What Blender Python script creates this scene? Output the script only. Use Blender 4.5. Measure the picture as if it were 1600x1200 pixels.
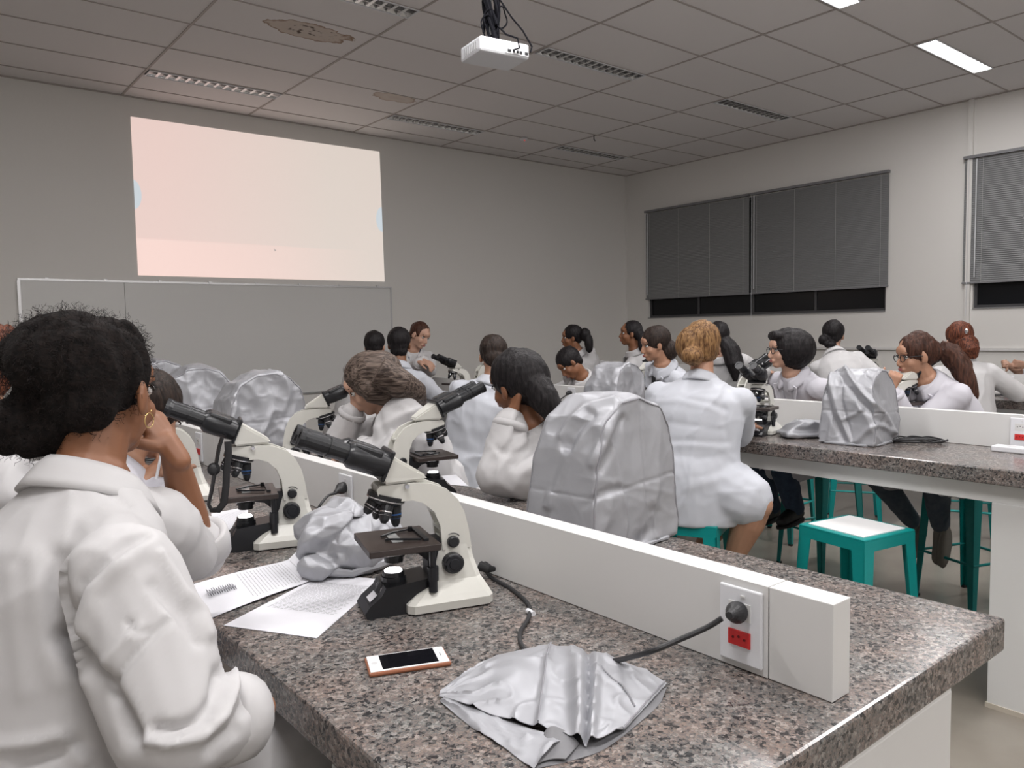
import bpy, bmesh, math, random
from mathutils import Vector as V, Matrix, noise
random.seed(7)
C = bpy.context.scene
for o in list(bpy.data.objects): bpy.data.objects.remove(o)
# ---------------------------------------------------------------- camera, world, light, exposure
FPX = 1215.5; CAMZ = 1.58
RM = Matrix(((0.776, 0.058, -0.629), (-0.631, 0.043, -0.775), (-0.018, 0.997, 0.070)))
zc = V((-0.6285, -0.7747, 0.0697)).normalized(); xc = V((0.7760, -0.6306, -0.0181)); xc = (xc - zc*xc.dot(zc)).normalized(); yc = zc.cross(xc)
RM = Matrix((xc, yc, zc)).transposed()
cam = bpy.data.objects.new('camera', bpy.data.cameras.new('camera')); C.collection.objects.link(cam)
cam.data.lens = FPX/1600*36; cam.data.sensor_width = 36; cam.data.clip_start = .05
cam.matrix_world = Matrix.Translation((0, 0, CAMZ)) @ RM.to_4x4()
C.camera = cam
w = bpy.data.worlds.new('night'); C.world = w; w.use_nodes = True
w.node_tree.nodes['Background'].inputs[0].default_value = (.02, .025, .035, 1); w.node_tree.nodes['Background'].inputs[1].default_value = .3
C.view_settings.view_transform = 'Standard'; C.view_settings.look = 'None'; C.view_settings.gamma = 1
C.view_settings.exposure = 0.12
LAMP_W = 40.0           # watts of each lit ceiling fixture
LAMP_COL = (1.0, .975, .975)

# real-space helpers: a viewing ray followed to a measured distance or to a known plane
def ray(px, py): return RM @ V((px-800, 600-py, -FPX))
def at(px, py, d): return V((0, 0, CAMZ)) + ray(px, py)*(d/FPX)
def onz(px, py, z): r = ray(px, py); return V((0, 0, CAMZ)) + r*((z-CAMZ)/r.z)
def onx(px, py, x): r = ray(px, py); return V((0, 0, CAMZ)) + r*(x/r.x)
PI = math.pi
def rad(a): return a*PI/180

# ---------------------------------------------------------------- materials
MATS = {}
def mat(name, col, rough=.6, metal=0, emit=None, spec=None, bump=None, bscale=60, col2=None, nscale=8, sheen=0, trans=0):
    if name in MATS: return MATS[name]
    m = bpy.data.materials.new(name); m.use_nodes = True; nt = m.node_tree; b = nt.nodes['Principled BSDF']
    b.inputs['Base Color'].default_value = (*col, 1); b.inputs['Roughness'].default_value = rough; b.inputs['Metallic'].default_value = metal
    if spec is not None: b.inputs['Specular IOR Level'].default_value = spec
    if sheen: b.inputs['Sheen Weight'].default_value = sheen
    if trans: b.inputs['Transmission Weight'].default_value = trans
    if emit: b.inputs['Emission Color'].default_value = (*emit[:3], 1); b.inputs['Emission Strength'].default_value = emit[3]
    tc = nt.nodes.new('ShaderNodeTexCoord')
    if col2:
        n = nt.nodes.new('ShaderNodeTexNoise'); n.inputs['Scale'].default_value = nscale; n.inputs['Detail'].default_value = 4
        nt.links.new(tc.outputs['Object'], n.inputs['Vector'])
        r = nt.nodes.new('ShaderNodeValToRGB'); r.color_ramp.elements[0].position = .35; r.color_ramp.elements[1].position = .65
        r.color_ramp.elements[0].color = (*col, 1); r.color_ramp.elements[1].color = (*col2, 1)
        nt.links.new(n.outputs['Fac'], r.inputs[0]); nt.links.new(r.outputs[0], b.inputs['Base Color'])
    if bump:
        n = nt.nodes.new('ShaderNodeTexNoise'); n.inputs['Scale'].default_value = bscale; n.inputs['Detail'].default_value = 3
        nt.links.new(tc.outputs['Object'], n.inputs['Vector'])
        bp = nt.nodes.new('ShaderNodeBump'); bp.inputs['Strength'].default_value = bump; bp.inputs['Distance'].default_value = .01
        nt.links.new(n.outputs['Fac'], bp.inputs['Height']); nt.links.new(bp.outputs[0], b.inputs['Normal'])
    MATS[name] = m; return m
def hairmat(name, c1, c2, rough=.5, stretch=(90, 90, 12), rot=0):
    if name in MATS: return MATS[name]
    m = mat(name, c1, rough+.12, spec=.22); nt = m.node_tree; b = nt.nodes['Principled BSDF']
    tc = nt.nodes.new('ShaderNodeTexCoord'); mp = nt.nodes.new('ShaderNodeMapping'); mp.inputs['Scale'].default_value = stretch; m0 = nt.nodes.new('ShaderNodeMapping'); m0.inputs['Rotation'].default_value = (0, 0, rot)
    n = nt.nodes.new('ShaderNodeTexNoise'); n.inputs['Scale'].default_value = 1.5; n.inputs['Detail'].default_value = 3
    n.inputs['Distortion'].default_value = .6
    r = nt.nodes.new('ShaderNodeValToRGB'); r.color_ramp.elements[0].position = .38; r.color_ramp.elements[1].position = .66
    r.color_ramp.elements[0].color = (*c1, 1); r.color_ramp.elements[1].color = (*c2, 1)
    bp = nt.nodes.new('ShaderNodeBump'); bp.inputs['Strength'].default_value = .6; bp.inputs['Distance'].default_value = .006
    L = nt.links.new; L(tc.outputs['Object'], m0.inputs[0]); L(m0.outputs[0], mp.inputs[0]); L(mp.outputs[0], n.inputs['Vector']); L(n.outputs['Fac'], r.inputs[0])
    L(r.outputs[0], b.inputs['Base Color']); L(n.outputs['Fac'], bp.inputs['Height']); L(bp.outputs[0], b.inputs['Normal'])
    return m
def granite():
    m = bpy.data.materials.new('granite'); m.use_nodes = True; nt = m.node_tree; b = nt.nodes['Principled BSDF']; L = nt.links.new
    tc = nt.nodes.new('ShaderNodeTexCoord')
    def vor(s, off):
        mp = nt.nodes.new('ShaderNodeMapping'); mp.inputs['Location'].default_value = off; L(tc.outputs['Object'], mp.inputs[0])
        nz = nt.nodes.new('ShaderNodeTexNoise'); nz.inputs['Scale'].default_value = 90; nz.inputs['Detail'].default_value = 2
        L(mp.outputs[0], nz.inputs['Vector'])
        mx = nt.nodes.new('ShaderNodeVectorMath'); mx.operation = 'MULTIPLY_ADD'; mx.inputs[1].default_value = (.010, .010, .010)
        L(nz.outputs['Color'], mx.inputs[0]); L(mp.outputs[0], mx.inputs[2])
        v = nt.nodes.new('ShaderNodeTexVoronoi'); v.inputs['Scale'].default_value = s; L(mx.outputs[0], v.inputs['Vector'])
        sp = nt.nodes.new('ShaderNodeSeparateColor'); L(v.outputs['Color'], sp.inputs[0]); return sp
    a = vor(135, (0, 0, 0)); c = vor(300, (3, 1, 2))
    r = nt.nodes.new('ShaderNodeValToRGB'); cr = r.color_ramp; cr.interpolation = 'LINEAR'
    cr.elements[0].position = 0; cr.elements[0].color = (.035, .032, .034, 1)
    cr.elements[1].position = 1; cr.elements[1].color = (.38, .35, .33, 1)
    for p, col in ((.20, (.035, .034, .036)), (.30, (.11, .108, .108)), (.41, (.24, .195, .175)), (.50, (.13, .13, .13)), (.60, (.28, .225, .20)), (.70, (.17, .17, .165)), (.82, (.36, .32, .30))):
        e = cr.elements.new(p); e.color = (*col, 1)
    mixf = nt.nodes.new('ShaderNodeMath'); mixf.operation = 'MULTIPLY_ADD'; mixf.inputs[1].default_value = .32
    m2 = nt.nodes.new('ShaderNodeMath'); m2.operation = 'MULTIPLY'; m2.inputs[1].default_value = .68
    L(a.outputs[0], m2.inputs[0]); L(c.outputs[0], mixf.inputs[0]); L(m2.outputs[0], mixf.inputs[2]); L(mixf.outputs[0], r.inputs[0])
    big = nt.nodes.new('ShaderNodeTexNoise'); big.inputs['Scale'].default_value = 9; big.inputs['Detail'].default_value = 3; L(tc.outputs['Object'], big.inputs['Vector'])
    r2 = nt.nodes.new('ShaderNodeValToRGB'); r2.color_ramp.elements[0].position = .4; r2.color_ramp.elements[1].position = .65
    r2.color_ramp.elements[0].color = (.70, .73, .74, 1); r2.color_ramp.elements[1].color = (.84, .77, .74, 1); L(big.outputs['Fac'], r2.inputs[0])
    mx = nt.nodes.new('ShaderNodeMix'); mx.data_type = 'RGBA'; mx.blend_type = 'MULTIPLY'; mx.inputs[0].default_value = 1
    L(r.outputs[0], mx.inputs[6]); L(r2.outputs[0], mx.inputs[7]); L(mx.outputs[2], b.inputs['Base Color'])
    b.inputs['Roughness'].default_value = .2; b.inputs['Specular IOR Level'].default_value = .45
    return m
M_GRANITE = granite()
M_WALL = mat('wall_paint', (.74, .725, .70), .75, bump=.05, bscale=30)
M_TILE = mat('ceiling_tile', (.78, .755, .75), .9, bump=.15, bscale=250)
M_TBAR = mat('ceiling_bar', (.42, .38, .36), .6)
M_FLOOR = mat('polished_concrete', (.20, .175, .145), .28, col2=(.27, .245, .21), nscale=2.2, bump=.05, bscale=12)
M_BOARD = mat('whiteboard', (.70, .70, .69), .25)
M_ALU = mat('aluminium', (.62, .62, .63), .35, metal=.9)
M_WHITE = mat('white_laminate', (.66, .658, .65), .4)
M_JOINT = mat('joint', (.30, .29, .28), .8)
M_PLASTIC = mat('white_plastic', (.72, .73, .76), .3)
M_RED = mat('red_plastic', (.55, .02, .02), .4)
M_DARK = mat('dark_hole', (.01, .01, .012), .6)
M_BLACK = mat('black_enamel', (.012, .013, .016), .33)
M_RUBBER = mat('black_rubber', (.016, .016, .018), .5)
M_CREAM = mat('cream_enamel', (.64, .635, .59), .33)
M_STAGE = mat('stage_black', (.035, .025, .022), .32)
M_CHROME = mat('chrome', (.7, .7, .72), .2, metal=1)
M_TEAL = mat('teal_paint', (.0, .235, .225), .38)
M_SEATW = mat('seat_white', (.74, .74, .74), .5)
M_BLIND = mat('blind_slat', (.23, .235, .24), .5)
M_GLASS = mat('night_glass', (.006, .007, .009), .25, spec=.3)
M_SILVER = mat('silver_fabric', (.36, .365, .39), .46, metal=.35, bump=.06, bscale=30)
M_SILVER2 = mat('silver_fabric_lining', (.17, .17, .18), .6)
M_SEAM = mat('seam_thread', (.25, .25, .27), .7)
M_COATS = [mat('coat_white', (.50, .492, .498), .8, sheen=.0), mat('coat_cool', (.485, .50, .545), .8, sheen=.0),
           mat('coat_lavender', (.51, .50, .545), .8, sheen=.0)]
M_DENIM = mat('denim', (.025, .04, .075), .85, col2=(.04, .065, .11), nscale=30)
M_DENIM2 = mat('grey_denim', (.07, .09, .12), .85, col2=(.10, .12, .15), nscale=30)
M_SHOE = mat('black_shoe', (.012, .012, .014), .5)
M_BOOT = mat('taupe_boot', (.22, .20, .175), .7)
M_SCREENLIP = mat('lips', (.32, .10, .09), .45)
M_EYEW = mat('eye_white', (.6, .58, .56), .3)
M_IRIS = mat('iris', (.012, .008, .006), .2)
M_GOLD = mat('gold', (.75, .55, .25), .25, metal=1)
M_PAPER = mat('paper', (.70, .70, .74), .6)
M_INK = mat('ink', (.12, .12, .14), .7)
M_CASE = mat('copper_case', (.30, .11, .055), .4)
M_PHONEGLASS = mat('phone_screen', (.006, .006, .008), .08)
SK = {'deep': mat('skin_deep', (.205, .088, .042), .5), 'brown': mat('skin_brown', (.225, .095, .046), .5), 'tan': mat('skin_tan', (.37, .195, .122), .5),
      'light': mat('skin_light', (.48, .285, .205), .5), 'fair': mat('skin_fair', (.62, .40, .32), .5)}
for k_, m_ in SK.items(): m_.node_tree.nodes['Principled BSDF'].inputs['Subsurface Weight'].default_value = .0
HM = {'black': hairmat('hair_black', (.006, .005, .006), (.018, .015, .016), .42), 'dark': hairmat('hair_dark_brown', (.012, .008, .007), (.04, .026, .02), .45),
      'afro': hairmat('hair_afro', (.006, .005, .005), (.014, .010, .009), .95, (60, 60, 60)),
      'ash': hairmat('hair_ash_brown', (.028, .018, .014), (.16, .12, .098), .42, (9, 75, 75), rad(39)), 'blond': hairmat('hair_dark_blond', (.085, .038, .015), (.31, .175, .075), .45, (70, 70, 14)),
      'brown': hairmat('hair_brown', (.03, .013, .009), (.085, .035, .022), .42), 'red': hairmat('hair_red_brown', (.035, .012, .008), (.19, .06, .03), .42)}

# ---------------------------------------------------------------- mesh helpers
class MB:
    def __init__(s): s.v = []; s.f = []; s.m = []; s.sm = []; s.X = None
    def add(s, vs, fs, mi=0, smooth=False):
        o = len(s.v)
        s.v += [s.X @ V(p) for p in vs] if s.X is not None else [V(p) for p in vs]
        for f in fs: s.f.append([i+o for i in f]); s.m.append(mi); s.sm.append(smooth)
        return s
    def box(s, a, b, mi=0, bev=0):
        x0, y0, z0 = a; x1, y1, z1 = b
        if bev:
            bm = bmesh.new(); bmesh.ops.create_cube(bm, size=1)
            for v in bm.verts: v.co = V(((x0+x1)/2+v.co.x*(x1-x0), (y0+y1)/2+v.co.y*(y1-y0), (z0+z1)/2+v.co.z*(z1-z0)))
            bmesh.ops.bevel(bm, geom=bm.edges[:], offset=bev, segments=2, affect='EDGES', profile=.5)
            bm.verts.index_update(); s.add([v.co for v in bm.verts], [[v.index for v in f.verts] for f in bm.faces], mi); bm.free(); return s
        return s.add([(x0,y0,z0),(x1,y0,z0),(x1,y1,z0),(x0,y1,z0),(x0,y0,z1),(x1,y0,z1),(x1,y1,z1),(x0,y1,z1)],
                     [(3,2,1,0),(4,5,6,7),(0,1,5,4),(1,2,6,5),(2,3,7,6),(3,0,4,7)], mi)
    def loft(s, rings, mi=0, cap=True, smooth=True):
        n = len(rings[0]); vs = [p for r in rings for p in r]; fs = []
        for k in range(len(rings)-1):
            for i in range(n): j = (i+1) % n; fs.append((k*n+i, k*n+j, (k+1)*n+j, (k+1)*n+i))
        if cap: fs.append(tuple(range(n-1, -1, -1))); fs.append(tuple((len(rings)-1)*n+i for i in range(n)))
        return s.add(vs, fs, mi, smooth)
    def sweep(s, pts, rs, n=10, mi=0, flat=1.0, up=None, cap=True, smooth=True):
        pts = [V(p) for p in pts]; N = len(pts); rs = rs if isinstance(rs, (list, tuple)) else [rs]*N
        rings = []; ref = V(up) if up else None
        for i in range(N):
            t = (pts[min(i+1, N-1)] - pts[max(i-1, 0)]); t = t.normalized() if t.length > 1e-9 else V((0, 0, 1))
            if ref is None: ref = V((0, 0, 1)) if abs(t.z) < .9 else V((1, 0, 0))
            a = (ref - t*ref.dot(t)); a = a.normalized() if a.length > 1e-6 else t.orthogonal().normalized()
            if up is None: ref = a
            b = t.cross(a)
            rings.append([pts[i] + (a*math.cos(q)*flat + b*math.sin(q))*rs[i] for q in [2*PI*k/n for k in range(n)]])
        return s.loft(rings, mi, cap, smooth)
    def caps(s, p, q, r0, r1=None, n=10, mi=0, flat=1.0, up=None):
        p = V(p); q = V(q); r1 = r0 if r1 is None else r1; d = (q-p); d = d.normalized() if d.length > 1e-6 else V((0, 0, 1))
        pts = []; rs = []
        for a in (88, 60, 30): pts.append(p - d*r0*math.sin(rad(a))); rs.append(max(r0*math.cos(rad(a)), 1e-4))
        pts.append(p); rs.append(r0); pts.append(q); rs.append(r1)
        for a in (30, 60, 88): pts.append(q + d*r1*math.sin(rad(a))); rs.append(max(r1*math.cos(rad(a)), 1e-4))
        ref = V(up) if up else (V((0, 0, 1)) if abs(d.z) < .9 else V((1, 0, 0)))
        a_ = (ref - d*ref.dot(d)).normalized(); b_ = d.cross(a_)
        return s.loft([[c + (a_*math.cos(t)*flat + b_*math.sin(t))*r for t in [2*PI*k/n for k in range(n)]] for c, r in zip(pts, rs)], mi)
    def ell(s, c, r, R=None, n=14, m=9, mi=0):
        c = V(c); R = R or Matrix.Identity(3); rings = []
        for j in range(m+1):
            a = -PI/2 + PI*j/m; a = max(min(a, PI/2-.02), -PI/2+.02)
            rings.append([c + R @ V((r[0]*math.cos(a)*math.cos(t), r[1]*math.cos(a)*math.sin(t), r[2]*math.sin(a))) for t in [2*PI*k/n for k in range(n)]])
        return s.loft(rings, mi)
    def cyl(s, p, q, r0, r1=None, n=20, mi=0, smooth=True):
        r1 = r0 if r1 is None else r1; p = V(p); q = V(q); d = (q-p).normalized()
        a_ = d.orthogonal().normalized(); b_ = d.cross(a_)
        return s.loft([[c + (a_*math.cos(t) + b_*math.sin(t))*r for t in [2*PI*k/n for k in range(n)]] for c, r in ((p, r0), (q, r1))], mi, True, smooth)
    def steps(s, p, d, prof, n=18, mi=0):          # lathe along direction d: prof = [(distance, radius)]
        p = V(p); d = V(d).normalized(); a_ = d.orthogonal().normalized(); b_ = d.cross(a_)
        return s.loft([[p + d*h + (a_*math.cos(t) + b_*math.sin(t))*r for t in [2*PI*k/n for k in range(n)]] for h, r in prof], mi, True, False)
    def prism(s, poly, y0, y1, mi=0, y0b=None, smooth=False):   # polygon in x,z extruded along y
        n = len(poly); vs = [(x, y0, z) for x, z in poly] + [(x, y1, z) for x, z in poly]
        fs = [tuple(range(n)), tuple(range(2*n-1, n-1, -1))] + [(i, i+n, (i+1) % n+n, (i+1) % n) for i in range(n)]
        return s.add(vs, fs, mi, smooth)
    def mesh(s, name, mats, autosm=None):
        me = bpy.data.meshes.new(name); me.from_pydata([tuple(p) for p in s.v], [], s.f)
        for m in (mats if isinstance(mats, (list, tuple)) else [mats]): me.materials.append(m)
        me.polygons.foreach_set('material_index', s.m); me.polygons.foreach_set('use_smooth', s.sm)
        bm = bmesh.new(); bm.from_mesh(me); bmesh.ops.recalc_face_normals(bm, faces=bm.faces)
        if autosm:
            for e in bm.edges:
                if len(e.link_faces) == 2 and e.calc_face_angle(0) > rad(autosm): e.smooth = False
        bm.to_mesh(me); bm.free()
        return me
def put(name, me, parent=None, loc=None, kind=None):
    o = bpy.data.objects.new(name, me); C.collection.objects.link(o)
    if parent: o.parent = parent
    if loc is not None: o.location = loc
    if kind: o['kind'] = kind
    return o
def part(name, mb, mats, parent=None, kind=None, autosm=35): return put(name, mb.mesh(name, mats, autosm), parent, None, kind)
def thing(name, label, cat, loc=(0, 0, 0), rz=0, group=None):
    o = put(name, None, None, loc); o.rotation_euler = (0, 0, rz); o.empty_display_size = .1
    o['label'] = label; o['category'] = cat
    if group: o['group'] = group
    return o
def copy_tree(o, parent=None, label=None, loc=None, rz=None):
    c = o.copy(); C.collection.objects.link(c)
    if parent: c.parent = parent
    if label: c['label'] = label
    if loc is not None: c.location = loc
    if rz is not None: c.rotation_euler = (0, 0, rz)
    for ch in list(o.children): copy_tree(ch, c)
    return c
def remesh(mb, name, m, voxel, smooth=3, dec=None, disp=None, decfirst=False):
    me = mb.mesh(name+'_raw', m); o = bpy.data.objects.new('tmp', me); C.collection.objects.link(o)
    r = o.modifiers.new('r', 'REMESH'); r.mode = 'VOXEL'; r.voxel_size = voxel; r.use_smooth_shade = True
    if smooth: sm = o.modifiers.new('s', 'SMOOTH'); sm.factor = .5; sm.iterations = smooth
    if dec: d = o.modifiers.new('d', 'DECIMATE'); d.ratio = dec
    dg = bpy.context.evaluated_depsgraph_get(); out = bpy.data.meshes.new_from_object(o.evaluated_get(dg), depsgraph=dg)
    bpy.data.objects.remove(o); bpy.data.meshes.remove(me); out.name = name
    if not out.materials: out.materials.append(m if not isinstance(m, (list, tuple)) else m[0])
    if disp:
        nn = [tuple(v.normal) for v in out.vertices]
        for v, n in zip(out.vertices, nn):
            k = disp(v.co)
            if k: v.co = v.co + V(n)*k
    for p in out.polygons: p.use_smooth = True
    return out
def creased(me, lines, org, MX=None):
    toc = RM.transposed(); eye = V((0, 0, CAMZ)); MX = MX or Matrix.Translation(org); M3 = MX.to_3x3(); ns = [V(v.normal) for v in me.vertices]
    for v, n0 in zip(me.vertices, ns):
        wp = MX @ v.co; n = M3 @ n0; cc_ = toc @ (wp-eye)
        if cc_.z > -.1 or n.dot(wp-eye) > 0: continue
        x, y = 800+cc_.x/-cc_.z*FPX, 600-cc_.y/-cc_.z*FPX; tot = 0
        for amp, wd, step, pl in lines:
            best = 1e9; side = 0
            for (x0, y0), (x1, y1) in zip(pl, pl[1:]):
                dx, dy = x1-x0, y1-y0; t = max(0, min(1, ((x-x0)*dx+(y-y0)*dy)/(dx*dx+dy*dy))); ex, ey = x-x0-t*dx, y-y0-t*dy; d = math.hypot(ex, ey)
                if d < best: best = d; side = 1 if (dx*ey-dy*ex) > 0 else -1
            if best < wd*3:
                k = math.exp(-(best/wd)**2)
                tot += amp*k if not step else amp*side*k*min(1, best/3)
        v.co = v.co+n0*tot
def ridge(p, f, seed=0, st=(1, 1, 1)):
    a = noise.noise(V((p.x*f*st[0]+seed, p.y*f*st[1]-seed*1.7, p.z*f*st[2]+seed*.6)))
    return 1 - min(abs(a)*3.2, 1)
def warp(p, s=0):
    return p + .05*noise.noise_vector(p*5+V((s, s, s)))
def facet(p, f, seed, st=(1, 1, 1)):     # sharp crease lines between flat facets
    d_, _ = noise.voronoi(V((p.x*f*st[0]+seed, p.y*f*st[1]+seed*2, p.z*f*st[2]-seed)))
    return min(d_[0], 1.2)
def folds(amp, seed=0, f=4.5):
    def d(p):
        q = warp(p, seed)
        a = ridge(q, f*.9, seed, (1.2, 1.2, .5)); b = ridge(q, f*1.5, seed+9, (.8, 1.2, .8)); c = ridge(q, f*2.9, seed+4, (1, 1, .7))
        v1 = facet(q, f*1.7, seed, (1, 1, .55)); v2 = facet(q, f*3.6, seed+3, (1, 1, .7))
        return amp*(.62*a**3 + .25*b**4 - .55 + .75*v1 + .28*v2)
    return d
def structure(name, mb, m, parent=None): return part(name, mb, m, parent, None if parent else 'structure')

# ---------------------------------------------------------------- room shell
XL, XR, YB, YF, ZC = -3.0, 9.22, -3.6, 8.45, 3.94
structure('floor', MB().box((XL, YB, -.1), (XR, YF, 0)), M_FLOOR)
structure('wall_front', MB().box((XL-.1, YF, 0), (XR+.15, YF+.15, ZC)), M_WALL)
structure('wall_left', MB().box((XL-.1, YB, 0), (XL, YF, ZC)), M_WALL)
structure('wall_back', MB().box((XL-.1, YB-.1, 0), (XR+.15, YB, ZC)), M_WALL)
WINS = [(4.36, 8.0), (-.25, 3.42)]       # glazed openings in the right wall
wz0, wz1 = 1.725, 3.30
wr = MB(); ys = [YB]
for a, b in sorted(WINS): ys += [a, b]
ys.append(YF)
wr.box((XR, YB, 0), (XR+.15, YF, wz0)); wr.box((XR, YB, wz1), (XR+.15, YF, ZC))
for i in range(0, len(ys), 2): wr.box((XR, ys[i], wz0), (XR+.15, ys[i+1], wz1))
wall_r = structure('wall_right', wr, M_WALL)
for k, (a, b) in enumerate(WINS):
    root = put('window_%d' % (k+1), None, None, (XR+.06, (a+b)/2, wz0), 'structure')
    hw = (b-a)/2; h = wz1-wz0
    fr = MB(); fr.box((-.02, -hw, 0), (.03, hw, .03)).box((-.02, -hw, h-.03), (.03, hw, h)).box((-.02, -hw, .03), (.03, -hw+.03, h-.03)).box((-.02, hw-.03, .03), (.03, hw, h-.03))
    for q in (-.5, 0, .5): fr.box((-.015, q*hw-.015, .03), (.025, q*hw+.015, h-.03))
    part('window_frame', fr, mat('window_frame', (.09, .09, .095), .4, metal=.4), root)
    for q in range(4): part('pane', MB().box((.0, -hw+q*hw/2+.016, .03), (.006, -hw+(q+1)*hw/2-.016, h-.03)), M_GLASS, root)
    part('sill', MB().box((-.075, -hw, -.012), (-.02, hw, 0)), mat('sill_stone', (.25, .25, .25), .5), root)
# service conduit and pipes on the right wall, corner bead
structure('trim_1', MB().box((XR-.03, YB, 1.262), (XR, 5.6, 1.292)), mat('conduit', (.66, .65, .64), .5))
structure('trim_2', MB().box((XR-.035, 3.44, 1.292), (XR, 3.49, ZC)), M_WALL)
structure('trim_3', MB().box((XR-.012, YF-.012, 0), (XR, YF, ZC)), M_WALL)
structure('baseboard_right', MB().box((XR-.012, YB, 0), (XR, YF, .07)), M_WALL)
structure('baseboard_front', MB().box((XL, YF-.012, 0), (XR-.012, YF, .07)), M_WALL)
# ceiling: slab above, visible grid of bars, each panel a piece
ceil = structure('ceiling', MB().box((XL-.1, YB-.1, ZC+.16), (XR+.15, YF+.15, ZC+.3)), M_WALL)
gx = [1.99+1.25*k for k in range(-4, 6)]; gx = [g for g in gx if XL < g < XR]; xs = [XL]+gx+[XR]
gy = [8.12-.625*k for k in range(0, 19)]; gy = [g for g in gy if YB < g < YF]; yl = [YB]+sorted(gy)+[YF]
bars = MB()
for g in gx: bars.box((g-.009, YB, ZC), (g+.009, YF, ZC+.02))
for g in gy:
    for i in range(len(xs)-1): bars.box((xs[i]+.009, g-.007, ZC+.001), (xs[i+1]-.009, g+.007, ZC+.02))
part('ceiling_grid', bars, M_TBAR, ceil)
edge = MB().box((XL, YF-.02, ZC-.004), (XR, YF, ZC+.01)).box((XR-.02, YB, ZC-.004), (XR, YF-.02, ZC+.01)); part('edge_trim', edge, M_TBAR, ceil)
LROWS = [7.60, 5.08, 3.01, .5, -2.0]; LCOLS = [2.0, 4.5, 7.0, -.5]
fix = [(x, y, ((y == 3.01) or (y < 1 and x < 6))) for y in LROWS for x in LCOLS]  # left column is out of view, switched on to fill front wall and foreground
def stain_mat(name, cx, cy, rx, ry, strong):
    m = mat(name, (.78, .755, .75), .9); nt = m.node_tree; b = nt.nodes['Principled BSDF']; L = nt.links.new
    tc = nt.nodes.new('ShaderNodeTexCoord'); mp = nt.nodes.new('ShaderNodeMapping')
    mp.inputs['Location'].default_value = (-cx/rx, -cy/ry, 0); mp.inputs['Scale'].default_value = (1/rx, 1/ry, 0)
    n = nt.nodes.new('ShaderNodeTexNoise'); n.inputs['Scale'].default_value = 7; n.inputs['Detail'].default_value = 4; L(tc.outputs['Object'], n.inputs['Vector'])
    ln = nt.nodes.new('ShaderNodeVectorMath'); ln.operation = 'LENGTH'; L(tc.outputs['Object'], mp.inputs[0]); L(mp.outputs[0], ln.inputs[0])
    ad = nt.nodes.new('ShaderNodeMath'); ad.operation = 'MULTIPLY_ADD'; ad.inputs[1].default_value = .9; L(n.outputs['Fac'], ad.inputs[0]); L(ln.outputs['Value'], ad.inputs[2])
    r = nt.nodes.new('ShaderNodeValToRGB'); e = r.color_ramp.elements; base = (.78, .755, .75, 1)
    e[0].position = 0; e[0].color = (.50, .42, .36, 1) if strong else (.64, .56, .50, 1); e[1].position = 1; e[1].color = base
    rim = (.27, .17, .11, 1) if strong else (.40, .30, .24, 1)
    sc = nt.nodes.new('ShaderNodeMath'); sc.operation = 'DIVIDE'; sc.inputs[1].default_value = 1.6; L(ad.outputs[0], sc.inputs[0])
    for p, c_ in ((.40, (.62, .55, .50, 1)), (.62, (.60, .53, .47, 1) if strong else (.66, .60, .55, 1)), (.80, (.62, .54, .48, 1)), (.865, rim), (.885, base)): q = e.new(p); q.color = c_
    L(sc.outputs[0], r.inputs[0])
    if strong:
        v = nt.nodes.new('ShaderNodeTexNoise'); v.inputs['Scale'].default_value = 16; v.inputs['Detail'].default_value = 5; L(tc.outputs['Object'], v.inputs['Vector'])
        th = nt.nodes.new('ShaderNodeMapRange'); th.inputs['From Min'].default_value = .56; th.inputs['From Max'].default_value = .66; L(v.outputs['Fac'], th.inputs['Value'])
        ins = nt.nodes.new('ShaderNodeMath'); ins.operation = 'LESS_THAN'; ins.inputs[1].default_value = .72; L(sc.outputs[0], ins.inputs[0])
        mu = nt.nodes.new('ShaderNodeMath'); mu.operation = 'MULTIPLY'; L(th.outputs[0], mu.inputs[0]); L(ins.outputs[0], mu.inputs[1])
        mx = nt.nodes.new('ShaderNodeMix'); mx.data_type = 'RGBA'; mx.inputs[7].default_value = (.10, .07, .055, 1); L(mu.outputs[0], mx.inputs[0]); L(r.outputs[0], mx.inputs[6]); L(mx.outputs[2], b.inputs['Base Color'])
    else: L(r.outputs[0], b.inputs['Base Color'])
    return m
s1 = onz(485, 51, ZC); s2 = onz(618, 154, ZC)
tile_cache = {}
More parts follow.
